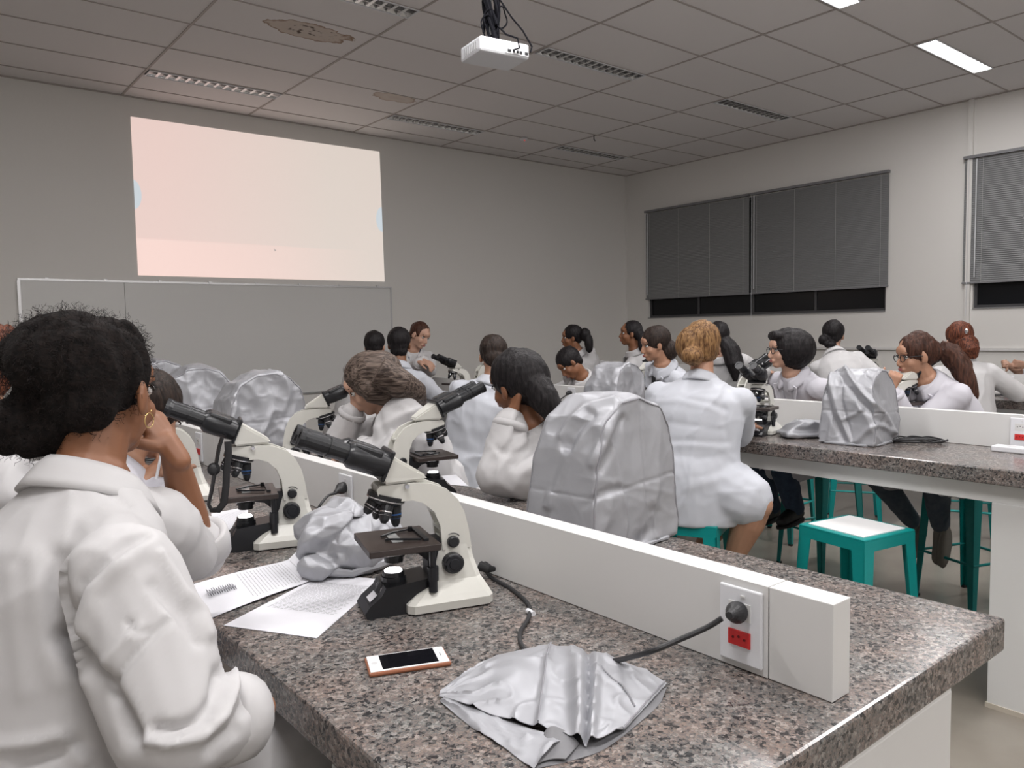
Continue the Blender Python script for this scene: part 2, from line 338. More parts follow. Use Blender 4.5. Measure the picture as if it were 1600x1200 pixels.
for i in range(len(xs)-1):
    for j in range(len(yl)-1):
        x0, x1, y0, y1 = xs[i]+.004, xs[i+1]-.004, yl[j]+.004, yl[j+1]-.004
        cx, cy = (x0+x1)/2, (y0+y1)/2
        st = [s for s in (s1, s2) if x0 < s.x < x1 and y0 < s.y < y1]
        hit = [f for f in fix if f[0] < cx < f[0]+1.3 and y0-.07 < f[1] < y1+.07]
        if hit:   # the panel is notched for the lamp
            fx, fy, _ = hit[0]; mb = MB(); a0, a1 = fy-.085, fy+.085
            if a0 > y0+.01: mb.box((x0-cx, y0-cy, .006), (x1-cx, min(a0, y1)-cy, .02))
            if a1 < y1-.01: mb.box((x0-cx, max(a1, y0)-cy, .006), (x1-cx, y1-cy, .02))
            if mb.v: put('ceiling_tile', mb.mesh('ceiling_tile', M_TILE), ceil, (cx, cy, ZC))
            continue
        dz = random.uniform(-.001, .002)
        if st:
            s = st[0]; o = put('ceiling_tile', MB().box((x0-cx, y0-cy, .006), (x1-cx, y1-cy, .02)).mesh('ceiling_tile', stain_mat('stain_%d' % (s is s1), s.x-cx, s.y-cy, .36 if s is s1 else .26, .16 if s is s1 else .13, s is s1)), ceil, (cx, cy, ZC))
            o['label'] = 'panel with a brown water stain'; continue
        key = (round(x1-x0, 3), round(y1-y0, 3))
        if key not in tile_cache: tile_cache[key] = MB().box((x0-cx, y0-cy, .006), (x1-cx, y1-cy, .02)).mesh('ceiling_tile', M_TILE)
        put('ceiling_tile', tile_cache[key], ceil, (cx, cy, ZC+dz))

# ---------------------------------------------------------------- ceiling lamps (light inside its builder)
M_LOUV = mat('louver_metal', (.72, .72, .72), .22, metal=.9)
M_LOUVLIT = mat('louver_lit', (.85, .85, .85), .5, emit=(1, .98, .95, 1.6))
M_TUBE_OFF = mat('tube_off', (.8, .8, .8), .3); M_TUBE_ON = mat('tube_on', (.9, .9, .9), .3, emit=(1, .98, .95, 30))
def lamp_parts(root, lit):
    part('housing', MB().box((0, -.08, .10), (1.22, .08, .105)).box((0, -.08, .0), (1.22, -.074, .10)).box((0, .074, 0), (1.22, .08, .10)).box((0, -.074, 0), (.006, .074, .1)).box((1.214, -.074, 0), (1.22, .074, .1)), M_LOUV, root)
    part('frame', MB().box((-.006, -.088, -.006), (1.226, -.078, .002)).box((-.006, .078, -.006), (1.226, .088, .002)).box((-.006, -.078, -.006), (.004, .078, .002)).box((1.216, -.078, -.006), (1.226, .078, .002)), M_PLASTIC, root)
    lv = MB().box((0.006, -.003, -.002), (1.214, .003, .03))
    for s_ in (-1, 1): lv.add([(0.006, s_*.073, -.002), (1.214, s_*.073, -.002), (1.214, s_*.045, .06), (0.006, s_*.045, .06)], [(0, 1, 2, 3)])
    for q in range(1, 14):
        x = 1.22*q/14
        for s_ in (-1, 1): lv.add([(x-.012, s_*.004, -.002), (x-.012, s_*.072, -.002), (x+.012, s_*.072, -.002), (x+.012, s_*.004, -.002), (x, s_*.004, .03), (x, s_*.06, .03)], [(0, 1, 2, 3), (0, 4, 5, 1), (3, 2, 5, 4)])
    part('louver', lv, M_LOUVLIT if lit else M_LOUV, root, autosm=None)
    for s_ in (-1, 1): part('tube', MB().cyl((.02, s_*.036, .07), (1.2, s_*.036, .07), .013, n=10), M_TUBE_ON if lit else M_TUBE_OFF, root)
def lampname(x, y, lit):
    rowt = {7.60: 'nearest the projection wall', 5.08: 'second row from projection wall', 3.01: 'third row from projection wall', .5: 'fourth row', -2.0: 'fifth row'}[y]
    colt = {2.0: 'over the first bench', 4.5: 'over the middle bench', 7.0: 'by the window side', -.5: 'out of view at the left side'}[x]
    return '%s louvred ceiling lamp %s, %s' % ('lit white' if lit else 'unlit', rowt, colt)
protos = {}
for x, y, lit in fix:
    r = thing('ceiling_lamp', lampname(x, y, lit), 'ceiling lamp', (x+.015, y, ZC), 0, 'recessed louvred ceiling lamps')
    if lit in protos:
        for ch in protos[lit].children: copy_tree(ch, r)
    else: lamp_parts(r, lit); protos[lit] = r
for x, y, lit in fix:
    if lit:
        l = bpy.data.lights.new('lamp_light', 'AREA'); l.shape = 'RECTANGLE'; l.size = 1.2; l.size_y = .14; l.energy = LAMP_W*(.5 if x > 6 else 1); l.color = LAMP_COL
        o = bpy.data.objects.new('lamp_light', l); C.collection.objects.link(o); o.location = (x+.62, y, ZC-.012)

# ---------------------------------------------------------------- front wall: projector light imitated by a self-glowing panel, whiteboard
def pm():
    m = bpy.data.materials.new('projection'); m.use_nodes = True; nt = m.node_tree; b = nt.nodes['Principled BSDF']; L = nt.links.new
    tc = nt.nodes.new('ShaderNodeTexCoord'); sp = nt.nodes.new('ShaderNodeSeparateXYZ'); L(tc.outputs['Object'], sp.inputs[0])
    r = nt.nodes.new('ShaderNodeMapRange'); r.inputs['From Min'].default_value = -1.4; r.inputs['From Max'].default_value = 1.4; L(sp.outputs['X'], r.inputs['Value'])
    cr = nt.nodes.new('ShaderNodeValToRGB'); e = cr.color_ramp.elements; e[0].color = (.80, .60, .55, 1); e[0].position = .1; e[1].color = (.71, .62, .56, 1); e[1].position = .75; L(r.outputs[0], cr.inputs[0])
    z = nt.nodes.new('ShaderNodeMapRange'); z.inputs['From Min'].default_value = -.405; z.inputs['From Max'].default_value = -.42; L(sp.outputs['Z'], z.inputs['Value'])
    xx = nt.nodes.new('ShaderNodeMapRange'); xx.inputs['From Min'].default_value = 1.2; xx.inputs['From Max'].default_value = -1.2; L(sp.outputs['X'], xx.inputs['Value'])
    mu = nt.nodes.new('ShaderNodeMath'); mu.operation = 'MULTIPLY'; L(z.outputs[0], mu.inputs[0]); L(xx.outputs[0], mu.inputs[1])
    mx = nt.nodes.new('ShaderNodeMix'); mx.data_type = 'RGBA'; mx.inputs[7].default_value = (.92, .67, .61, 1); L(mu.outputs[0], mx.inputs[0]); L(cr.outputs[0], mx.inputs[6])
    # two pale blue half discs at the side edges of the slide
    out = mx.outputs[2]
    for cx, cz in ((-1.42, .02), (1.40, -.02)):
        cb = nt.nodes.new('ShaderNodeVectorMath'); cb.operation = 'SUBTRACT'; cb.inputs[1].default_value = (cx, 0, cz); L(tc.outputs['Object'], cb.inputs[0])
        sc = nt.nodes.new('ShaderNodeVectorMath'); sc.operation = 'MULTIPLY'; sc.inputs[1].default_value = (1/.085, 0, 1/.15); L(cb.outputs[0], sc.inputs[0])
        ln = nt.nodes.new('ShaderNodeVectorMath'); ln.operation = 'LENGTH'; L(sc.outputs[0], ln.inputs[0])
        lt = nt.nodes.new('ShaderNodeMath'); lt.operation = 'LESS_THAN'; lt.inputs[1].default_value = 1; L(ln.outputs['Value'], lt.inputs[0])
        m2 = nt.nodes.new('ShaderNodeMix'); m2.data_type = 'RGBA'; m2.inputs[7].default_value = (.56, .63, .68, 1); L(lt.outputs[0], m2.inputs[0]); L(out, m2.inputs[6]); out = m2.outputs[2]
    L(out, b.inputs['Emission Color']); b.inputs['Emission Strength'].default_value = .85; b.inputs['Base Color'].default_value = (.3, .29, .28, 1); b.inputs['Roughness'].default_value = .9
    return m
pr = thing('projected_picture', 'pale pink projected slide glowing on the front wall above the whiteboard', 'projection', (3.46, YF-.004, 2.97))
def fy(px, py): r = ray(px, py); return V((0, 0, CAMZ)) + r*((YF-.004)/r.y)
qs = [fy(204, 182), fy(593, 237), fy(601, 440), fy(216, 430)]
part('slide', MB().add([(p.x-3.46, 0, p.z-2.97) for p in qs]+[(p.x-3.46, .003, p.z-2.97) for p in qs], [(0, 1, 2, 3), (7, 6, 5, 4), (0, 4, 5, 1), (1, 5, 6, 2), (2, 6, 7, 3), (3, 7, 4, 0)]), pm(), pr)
cur = fy(428, 388); part('mouse_pointer', MB().add([(cur.x-3.46, -.002, cur.z-2.97), (cur.x-3.46+.025, -.002, cur.z-2.97-.025), (cur.x-3.46+.008, -.002, cur.z-2.97-.035), (cur.x-3.46, .0, cur.z-2.97), (cur.x-3.46+.025, .0, cur.z-2.97-.025), (cur.x-3.46+.008, .0, cur.z-2.97-.035)], [(0, 1, 2), (5, 4, 3), (0, 3, 4, 1), (1, 4, 5, 2), (2, 5, 3, 0)]), mat('pointer_grey', (.3, .3, .3), .8, emit=(.5, .42, .4, .6)), pr)
wb = thing('whiteboard', 'long two-panel whiteboard on the front wall under the projection', 'whiteboard', (3.0, YF, .905))
X0, X1 = 1.04-3, 4.93-3; HB = 1.21
part('board_panel', MB().box((X0, -.018, 0), (1.92-3-.002, 0, HB)), M_BOARD, wb); part('board_panel', MB().box((1.92-3+.002, -.018, 0), (X1, 0, HB)), M_BOARD, wb)
part('frame', MB().box((X0-.02, -.026, -.02), (X1+.02, 0, 0)).box((X0-.02, -.026, HB), (X1+.02, 0, HB+.02)).box((X0-.025, -.03, 0), (X0, 0, HB)).box((X1, -.026, 0), (X1+.02, 0, HB)), M_ALU, wb)
for q in range(8): part('clip', MB().box((X0+.2+q*.5, -.03, HB+.005), (X0+.23+q*.5, -.01, HB+.03)), M_ALU, wb)

# ---------------------------------------------------------------- blinds
def blind(name, label, y0, y1, z0, z1, tight, loc_y):
    r = thing(name, label, 'window blind', (XR-.03, (y0+y1)/2, z0), 0, 'grey horizontal window blinds'); hw = (y1-y0)/2; h = z1-z0
    part('headrail', MB().box((-.035, -hw, h-.03), (.02, hw, h)), mat('blind_rail', (.20, .20, .21), .45), r)
    part('bottom_rail', MB().box((-.014, -hw, 0), (.008, hw, .018)), mat('blind_rail', (.20, .20, .21), .45), r)
    sl = MB(); n = int((h-.05)/.021); tilt = rad(86 if tight else 72); wv = .0125
    for k in range(n):
        z = .03+k*.021; dx, dz = math.cos(tilt)*wv, math.sin(tilt)*wv
        sl.add([(-dx, -hw+.004, z-dz), (-dx, hw-.004, z-dz), (.003, hw-.004, z), (.003, -hw+.004, z), (dx, hw-.004, z+dz), (dx, -hw+.004, z+dz)], [(0, 1, 2, 3), (3, 2, 4, 5)])
    part('slats', sl, M_BLIND, r, kind='stuff', autosm=None)
    cd = MB()
    for q in (-.9, -.3, .3, .9): cd.cyl((-.014, q*hw, .01), (-.014, q*hw, h-.02), .002, n=5)
    part('cord', cd, mat('cord', (.5, .5, .5), .6), r)
    part('tilt_wand', MB().cyl((-.03, hw*.93, h-.04), (-.035, hw*.93, h*.05), .005, n=6), M_PLASTIC, r)
    part('pull_cord', MB().cyl((-.034, hw*.97, h-.03), (-.034, hw*.97, -.35 if not tight else .1), .0025, n=5), M_PLASTIC, r)
blind('window_blind', 'smooth dark grey blind at the corner end of the far window', 6.19, 8.02, 2.0, 3.345, True, 0)
blind('window_blind', 'ribbed dark grey blind on the near half of the far window', 4.32, 6.165, 2.0, 3.345, False, 0)
blind('window_blind', 'ribbed dark grey blind cut by the right edge of the photo', -.3, 3.52, 1.985, 3.345, False, 0)

# ---------------------------------------------------------------- projector
pc = at(773, 82, 4.45)
pj = thing('projector', 'white ceiling projector hanging from a pole with tangled black cables', 'projector', (pc.x, pc.y, pc.z-.05), rad(-8))
part('body', MB().box((-.16, -.12, 0), (.16, .12, .085), bev=.014), M_PLASTIC, pj)
vt = MB()
for q in range(7): vt.box((-.163, -.08+q*.022, .02), (-.159, -.07+q*.022, .06))
part('vent', vt, mat('vent_grey', (.45, .45, .46), .5), pj)
part('rear_panel', MB().box((.0, -.124, .012), (.15, -.119, .05)), mat('port_panel', (.62, .63, .64), .4), pj)
for q, (dx, wz) in enumerate(((.012, .02), (.045, .012), (.07, .012), (.09, .016), (.125, .02))): part('port', MB().box((dx, -.127, .02), (dx+wz, -.123, .034)), M_DARK, pj)
part('lens', MB().cyl((-.09, .11, .045), (-.09, .145, .045), .03), M_BLACK, pj)
part('bracket', MB().box((-.10, -.04, .085), (.06, .04, .092)).cyl((-.03, 0, .09), (-.03, 0, ZC-pj.location.z), .014).cyl((-.03, 0, .09), (-.03, 0, .12), .026), M_ALU, pj)
part('ceiling_plate', MB().cyl((-.03, 0, ZC-pj.location.z-.01), (-.03, 0, ZC-pj.location.z), .06), M_ALU, pj)
cb = MB(); top = ZC-pj.location.z-.02
for q in range(17):
    a0 = random.uniform(0, 6.28); pts = []
    for k in range(16):
        t = k/15; zz = top*(1-t)+(.1+.03*(q % 4))*t; rr = .026+.020*abs(math.sin(t*7+q)); a = a0+t*5
        pts.append((-.02+rr*math.cos(a), rr*math.sin(a), zz))
    cb.sweep(pts, .009, n=6)
for cx, cz, r_ in ((-.06, .17, .05), (.03, .24, .045), (.04, .42, .035), (-.04, .20, .055)):
    cb.sweep([(cx+r_*math.cos(t)*.8, .01*math.sin(3*t)-.03, cz+r_*1.3*math.sin(t)) for t in [2*PI*k/16 for k in range(17)]], .0045, n=6)
cb.sweep([(.02, -.03, .34), (.08, -.06, .24), (.13, -.1, .16), (.17, -.13, .07), (.155, -.135, .035)], .005, n=6)
cb.sweep([(-.01, -.03, .2), (.03, -.08, .13), (.075, -.13, .1), (.08, -.14, .045), (.04, -.135, .028)], .005, n=6)
part('cable_bundle', cb, mat('cable_black', (.004, .004, .006), .8, spec=.1), pj)
dv = thing('ceiling_detector', 'small white ceiling detector with a red light near the far corner', 'detector', tuple(onz(818, 216, ZC)))
part('body', MB().steps((0, 0, 0), (0, 0, -1), [(0, .05), (.015, .05), (.03, .03)]), M_PLASTIC, dv); part('indicator', MB().ell((0, -.02, -.03), (.008, .008, .006)), mat('red_led', (.6, .02, .02), .4, emit=(1, .05, .03, 2)), dv)
hk = put('ceiling_hook', MB().sweep([(0, 0, 0), (0, 0, -.05), (.02, 0, -.07)], .006, n=6).mesh('ceiling_hook', M_BLACK), None, tuple(onz(928, 211, ZC))); hk['label'] = 'small black hook poking from the ceiling near the far corner'; hk['category'] = 'hook'

# ---------------------------------------------------------------- benches
BZ = 1.0
BEN = [('front', .49, 1.68, 1.10), ('middle', 3.38, 4.57, 3.96), ('window-side', 6.37, 7.56, 6.96)]
Y0, Y1 = .55, 6.1
def outlet(parent, x, y, z, s, plug=False):     # s=-1 plate faces -x, +1 faces +x
    pl = part('outlet_plate', MB().box((min(x, x+s*.008), y-.041, z-.065), (max(x, x+s*.008), y+.041, z+.065), bev=.003), M_PLASTIC, parent)
    X_ = x+s*.008
    part('white_socket', MB().box((min(X_, X_+s*.0015), y-.021, z+.01), (max(X_, X_+s*.0015), y+.021, z+.04)).box((min(X_, X_+s*.002), y-.01, z+.05), (max(X_, X_+s*.002), y-.002, z+.053)), M_WHITE, pl)
    hs = MB()
    for q in (-.011, 0, .011): hs.cyl((X_+s*.0015, y+q, z+.025+(.003 if q == 0 else 0)), (X_+s*.0022, y+q, z+.025+(.003 if q == 0 else 0)), .0024, n=8)
    part('pin_holes', hs, M_DARK, pl)
    part('red_socket', MB().box((min(X_, X_+s*.003), y-.021, z-.034), (max(X_, X_+s*.003), y+.021, z-.008)), M_RED, pl)
    hs = MB()
    for q in (-.011, 0, .011): hs.cyl((X_+s*.003, y+q, z-.021+(.003 if q == 0 else 0)), (X_+s*.0038, y+q, z-.021+(.003 if q == 0 else 0)), .0024, n=8)
    part('pin_holes', hs, mat('red_hole', (.12, .0, .0), .7), pl)
OUTS = {'front': [.752, 2.176, 3.6, 5.0], 'middle': [1.257, 2.69, 4.18, 5.5], 'window-side': [.9, 2.307, 3.7, 5.1]}
for k, (nm, xa, xb, xd) in enumerate(BEN):
    b = thing('lab_bench', 'long %s laboratory bench with a speckled grey-pink granite top%s' % ({'front': 'foreground', 'middle': 'middle', 'window-side': 'window-side'}[nm], {'front': ' and a rounded near edge', 'middle': ' on a white leg block', 'window-side': ' behind the seated students'}[nm]), 'bench', ((xa+xb)/2, (Y0+Y1)/2, 0), 0, 'granite laboratory benches')
    ox, oy = b.location.x, b.location.y
    lx, ly = (xb-xa)/2, (Y1-Y0)/2
    part('worktop', MB().box((-lx, -ly, BZ-.066), (lx, ly, BZ), bev=.006), M_GRANITE, b)
    part('support_beam', MB().box((-lx+.07, -ly+.07, BZ-.15), (-lx+.12, ly-.07, BZ-.067)).box((lx-.12, -ly+.07, BZ-.15), (lx-.07, ly-.07, BZ-.067)).box((-lx+.12, -ly+.07, BZ-.15), (lx-.12, -ly+.12, BZ-.067)).box((-lx+.12, ly-.12, BZ-.15), (lx-.12, ly-.07, BZ-.067)), M_WHITE, b)
    for (a0, a1) in ((Y0+.07, 1.19), (5.45, Y1-.07)):
        part('leg_block', MB().box((-lx+.065, a0-oy, .015), (lx-.065, a1-oy, BZ-.15), bev=.003), M_WHITE, b)
        part('plinth_strip', MB().box((-lx+.06, a0-.005-oy, 0), (lx-.06, a1+.005-oy, .02)), mat('plinth', (.5, .45, .38), .7), b)
    d = thing('power_divider', 'low white power divider running along the %s bench' % {'front': 'foreground', 'middle': 'middle', 'window-side': 'window-side'}[nm], 'divider', (xd+.026, oy, BZ), 0, 'white dividers on the benches')
    ya, yb = .592-oy, 6.05-oy
    part('end_block', MB().box((-.026, ya, 0.001), (.026, ya+.11, .155), bev=.0015), M_WHITE, d)
    prev = ya+.112
    for y_ in (1.93-oy, 3.4-oy, 4.8-oy, yb):
        part('panel', MB().box((-.026, prev, .001), (.026, y_-.001, .155), bev=.001), M_WHITE, d); prev = y_+.001
    for y_ in OUTS[nm]:
        outlet(d, -.026, y_-oy, .078, -1); outlet(d, .026, y_+.55-oy, .078, 1)

# ---------------------------------------------------------------- stools
def make_stool(label):
    t = thing('stool', label, 'stool', (0, 0, 0), 0, 'teal metal laboratory stools')
    h, s = .70, .165
    part('seat_frame', MB().box((-s, -s, h-.012), (s, s, h), bev=.004).box((-s, -s, h-.055), (s, -s+.012, h-.01)).box((-s, s-.012, h-.055), (s, s, h-.01)).box((-s, -s+.012, h-.055), (-s+.012, s-.012, h-.01)).box((s-.012, -s+.012, h-.055), (s, s-.012, h-.01)), M_TEAL, t)
    part('seat_panel', MB().box((-s+.028, -s+.028, h), (s-.028, s-.028, h+.004)), M_SEATW, t)
    for sx in (-1, 1):
        for sy in (-1, 1):
            m = MB(); e = s-.002; b_ = s+.028
            for wx, wy in ((1, 0), (0, 1)):        # pressed angle leg: two tapering flanges
                w0, w1, th = .062, .028, .006
                def pt(z, a, w_): # outer corner at bottom widens
                    o_ = e+(b_-e)*(1-z/h)
                    return V((sx*(o_-(a*w_ if wx else 0)), sy*(o_-(a*w_ if wy else 0)), z))
                o0, o1 = pt(h-.03, 0, w0), pt(h-.03, 1, w0); q0, q1 = pt(.01, 0, w1), pt(.01, 1, w1)
                inn = V((0 if wx else -sx*th, 0 if wy else -sy*th, 0)); inn = V((-sx*th*(wy), -sy*th*(wx), 0))
                vs = [o0, o1, q1, q0]; m.add(vs+[p+inn for p in vs], [(0, 1, 2, 3), (7, 6, 5, 4), (0, 4, 5, 1), (1, 5, 6, 2), (2, 6, 7, 3), (3, 7, 4, 0)])
            lg = part('leg', m, M_TEAL, t)
            part('rubber_foot', MB().box((sx*b_-.024*(sx > 0)-.0, sy*b_-.024*(sy > 0), 0), (sx*b_+.024*(sx < 0), sy*b_+.024*(sy < 0), .014)), M_RUBBER, lg)
    z = .27; e = s+.028*(1-z/h)-.006
    for a in range(4):
        c_, s_ = math.cos(a*PI/2), math.sin(a*PI/2)
        part('footrest', MB().cyl((c_*e-s_*e, s_*e+c_*e, z), (c_*e+s_*e, s_*e-c_*e, z), .008, n=8), M_TEAL, t)
    return t
STOOL0 = make_stool('empty teal stool with a white seat in front of the middle bench')
STOOL0.location = (3.25, 1.65, 0); STOOL0.rotation_euler = (0, 0, rad(-10))
def stool(x, y, rz, label): return copy_tree(STOOL0, None, label, (x, y, 0), rad(rz))

# ---------------------------------------------------------------- microscopes (local +x towards the user)
def text_mesh(txt, size, m, ext=.0004):
    c = bpy.data.curves.new('t', 'FONT'); c.body = txt; c.size = size; c.extrude = ext; c.align_x = 'CENTER'; c.align_y = 'CENTER'
    o = bpy.data.objects.new('t', c); C.collection.objects.link(o); dg = bpy.context.evaluated_depsgraph_get()
    me = bpy.data.meshes.new_from_object(o.evaluated_get(dg), depsgraph=dg); bpy.data.objects.remove(o); me.materials.clear(); me.materials.append(m); return me
def frame_mat(o, x, z): # matrix with local x,z axes
    x = V(x).normalized(); z = V(z).normalized(); y = z.cross(x); return Matrix.Translation(o) @ Matrix((x, y, z)).transposed().to_4x4()
def make_microscope(label, lit):
    t = thing('microscope', label, 'microscope', (0, 0, 0), 0, 'binocular microscopes on the benches')
    def rect(x0, x1, hw, z, ch=.012): return [V(p) for p in ((x0, -hw+ch, z), (x0+ch, -hw, z), (x1-ch, -hw, z), (x1, -hw+ch, z), (x1, hw-ch, z), (x1-ch, hw, z), (x0+ch, hw, z), (x0, hw-ch, z))]
    base = MB(); base.loft([rect(-.10, .085, .068, .004), rect(-.10, .085, .07, .022), rect(-.095, .07, .062, .034), rect(-.082, .035, .042, .06), rect(-.07, .012, .034, .10), rect(-.062, .0, .03, .145)], smooth=False)
    part('base', base, M_CREAM, t, autosm=50)
    part('rubber_sole', MB().box((-.092, -.06, 0), (.07, .06, .005)), M_RUBBER, t)
    prof = [(-.064, .125), (-.058, .17), (-.050, .205), (-.036, .235), (-.012, .261), (.022, .276), (.06, .281), (.128, .281), (.136, .272), (.132, .252), (.10, .243), (.062, .243), (.038, .234), (.016, .212), (.004, .18), (.0, .125)]
    arm = MB(); arm.prism(prof, -.031, -.021); arm.prism(prof, .021, .031)
    # cross webs of the hollow arm, closed nose over the nosepiece
    arm.prism([(.045, .277), (.132, .279), (.134, .252), (.10, .245), (.045, .245)], -.022, .022)
    for a, b2 in (((-.061, .145), (.0, .15)), ((-.056, .178), (.004, .172)), ((-.042, .22), (.018, .212))):
        d_ = V((b2[0]-a[0], 0, b2[1]-a[1])).normalized(); n_ = V((-d_.z, 0, d_.x))*.003
        arm.add([V((a[0], y, a[1]))+s_*n_ for y in (-.022, .022) for s_ in (-1, 1)]+[V((b2[0], y, b2[1]))+s_*n_ for y in (-.022, .022) for s_ in (-1, 1)], [(0, 1, 3, 2), (4, 6, 7, 5), (0, 4, 5, 1), (2, 3, 7, 6), (0, 2, 6, 4), (1, 5, 7, 3)])
    part('arm', arm, M_CREAM, t, autosm=28)
    hd = MB(); P0 = [(.028, .283), (.028, .292), (.045, .305), (.108, .346), (.128, .300), (.122, .283)]
    def hw(x): return .024+.018*min(1, (x-.028)/.07)
    vs = [(x, -hw(x), z) for x, z in P0]+[(x, hw(x), z) for x, z in P0]; n = len(P0)
    hd.add(vs, [tuple(range(n)), tuple(range(2*n-1, n-1, -1))]+[(i, i+n, (i+1) % n+n, (i+1) % n) for i in range(n)])
    me = hd.mesh('head', M_CREAM); bm = bmesh.new(); bm.from_mesh(me); bmesh.ops.bevel(bm, geom=bm.edges[:], offset=.005, segments=2, affect='EDGES'); bm.to_mesh(me); bm.free()
    h_ = put('head', me, t); part('clamp_screw', MB().cyl((.075, .026, .278), (.075, .042, .276), .005, n=10), M_CHROME, h_)
    a = V((math.cos(rad(23)), 0, math.sin(rad(23)))); nrm = V((-a.z, 0, a.x)); S = V((.112, 0, .322))
    bi = MB(); bi.X = frame_mat(S, a, nrm) @ Matrix.Scale(1.16, 4)
    bi.box((-.002, -.042, -.030), (.006, .042, .030), bev=.004)
    for s_ in (-1, 1):
        bi.loft([[V((x, s_*(.026+dy)+c*rr, d*rr*.95)) for c, d in [(math.cos(q), math.sin(q)) for q in [2*PI*k/14 for k in range(14)]]] for x, rr, dy in ((.004, .023, 0), (.02, .026, 0), (.07, .026, .006), (.078, .020, .008))], 0, True, True)
        bi.box((.02, min(s_*.01, s_*.05), -.017), (.072, max(s_*.01, s_*.05), .024), bev=.005)
    bi.cyl((.012, 0, 0), (.075, 0, 0), .02)
    bh = part('binocular_body', bi, M_BLACK, t)
    for s_ in (-1, 1):
        e = MB(); e.X = frame_mat(S+a*.084+V((0, s_*.036, 0)), a, nrm) @ Matrix.Scale(1.12, 4)
        e.steps((0, 0, 0), (1, 0, 0), [(0, .0175), (.034, .0175), (.034, .019), (.04, .019), (.04, .0165), (.046, .0165), (.046, .0185), (.078, .0175), (.086, .0195), (.094, .019), (.094, .012), (.092, .012)])
        ep = part('eyepiece', e, M_BLACK, bh)
        g = MB(); g.X = e.X; g.steps((0, 0, 0), (1, 0, 0), [(.088, .012), (.0925, .0118)]); part('lens', g, M_PHONEGLASS, ep) if False else None
    N = V((.30, 0, -.954)).normalized(); nc = V((.110, 0, .250))
    npc = part('nosepiece', MB().steps(nc, N, [(-.006, .040), (.004, .040), (.004, .037), (.010, .036), (.016, .028)], n=24), M_BLACK, t)
    part('nosepiece_ring', MB().steps(nc, N, [(.0035, .0405), (.0060, .0405)], n=24), M_CHROME, npc)
    u = V((N.z, 0, -N.x)).normalized(); wv = N.cross(u)
    for k in range(4):
        q = k*PI/2; rd = (u*math.cos(q)+wv*math.sin(q)); dr = (N+rd*.34).normalized(); L_ = (.052, .044, .036, .050)[k]
        p0 = nc+N*.010+rd*.021
        ob = part('objective', MB().steps(p0, dr, [(-.004, .012), (.004, .012), (.006, .014), (L_*.30, .014), (L_*.30, .0132), (L_*.6, .0132), (L_*.62, .011), (L_*.85, .0095), (L_, .005)], n=16), M_BLACK, npc)
        part('objective_ring', MB().steps(p0, dr, [(L_*.42, .0137), (L_*.48, .0137)], n=16).steps(p0, dr, [(L_*.60, .0125), (L_*.63, .0118)], n=16), M_CHROME if k else mat('blue_ring', (.03, .12, .35), .4), npc)
    for k in range(2):
        pass
    stg = part('stage', MB().box((.018, -.082, .141), (.165, .082, .156), bev=.002), M_STAGE, t)
    sh = MB().box((.035, -.05, .156), (.045, .05, .161)).sweep([(.05, .045, .160), (.085, .03, .160), (.118, .012, .159)], .0025, n=6).sweep([(.05, -.045, .160), (.09, -.035, .160), (.12, -.015, .159)], .0025, n=6).cyl((.05, -.045, .156), (.05, -.045, .166), .005, n=10)
    part('slide_holder', sh, M_BLACK, stg)
    part('slide_glass', MB().box((.086, -.036, .1565), (.108, .036, .158)), mat('slide_glass', (.35, .36, .36), .1), stg)
    part('stage_bracket', MB().box((-.002, -.02, .07), (.03, .02, .15)).box((.02, -.05, .136), (.12, .05, .146)).prism([(.0, .075), (.05, .12), (.12, .138), (.0, .138)], -.018, .018), M_BLACK, t)
    part('stage_drive', MB().cyl((.03, .056, .15), (.03, .056, .055), .007).steps((.03, .056, .10), (0, 0, -1), [(0, .012), (.03, .012), (.03, .0095), (.055, .0095)], n=16), M_BLACK, t)
    cdn = part('condenser', MB().steps((.098, 0, .138), (0, 0, -1), [(0, .02), (.012, .024), (.02, .024), (.02, .02), (.032, .02)]), M_BLACK, t)
    fb = [(.030, .0), (.166, 0), (.17, .012), (.160, .026), (.135, .046), (.126, .062), (.030, .072)]
    ib = part('illuminator_base', MB().prism(fb, -.045, .045), M_BLACK, t, autosm=20)
    sl = V((.135-.160, 0, .046-.026)).normalized(); nn_ = V((.02, 0, .025)).normalized(); c0 = V((.1485, .010, .0372))
    lb = part('paper_label', MB().add([c0+V((0, q*.017, 0))+sl*r_*.010+nn_*.001 for q, r_ in ((-1, -1), (1, -1), (1, 1), (-1, 1))]+[c0+V((0, q*.017, 0))+sl*r_*.010 for q, r_ in ((-1, -1), (1, -1), (1, 1), (-1, 1))], [(0, 1, 2, 3), (7, 6, 5, 4), (0, 4, 5, 1), (1, 5, 6, 2), (2, 6, 7, 3), (3, 7, 4, 0)]), M_PAPER, ib)
    part('illuminator', MB().steps((.100, 0, .055), (0, 0, 1), [(-.01, .040), (.008, .031), (.008, .0265), (.020, .0265), (.020, .0235), (.030, .0225)]), M_BLACK, t)
    part('lamp_lens', MB().steps((.100, 0, .085), (0, 0, 1), [(0, .019), (.003, .017)]), mat('lamp_on', (.9, .9, .9), .3, emit=(1, .97, 1, 9)) if lit else mat('lamp_off', (.4, .4, .42), .15), t)
    for s_ in (-1, 1):
        part('coarse_knob', MB().steps((-.018, s_*.03, .098), (0, s_, 0), [(0, .02), (.006, .0225), (.02, .0225), (.022, .019), (.026, .018), (.026, .012), (.028, .011)], n=24), M_BLACK, t)
        part('fine_knob', MB().steps((-.022, s_*.03, .143), (0, s_, 0), [(0, .0125), (.01, .0125), (.012, .010)], n=20), M_BLACK, t)
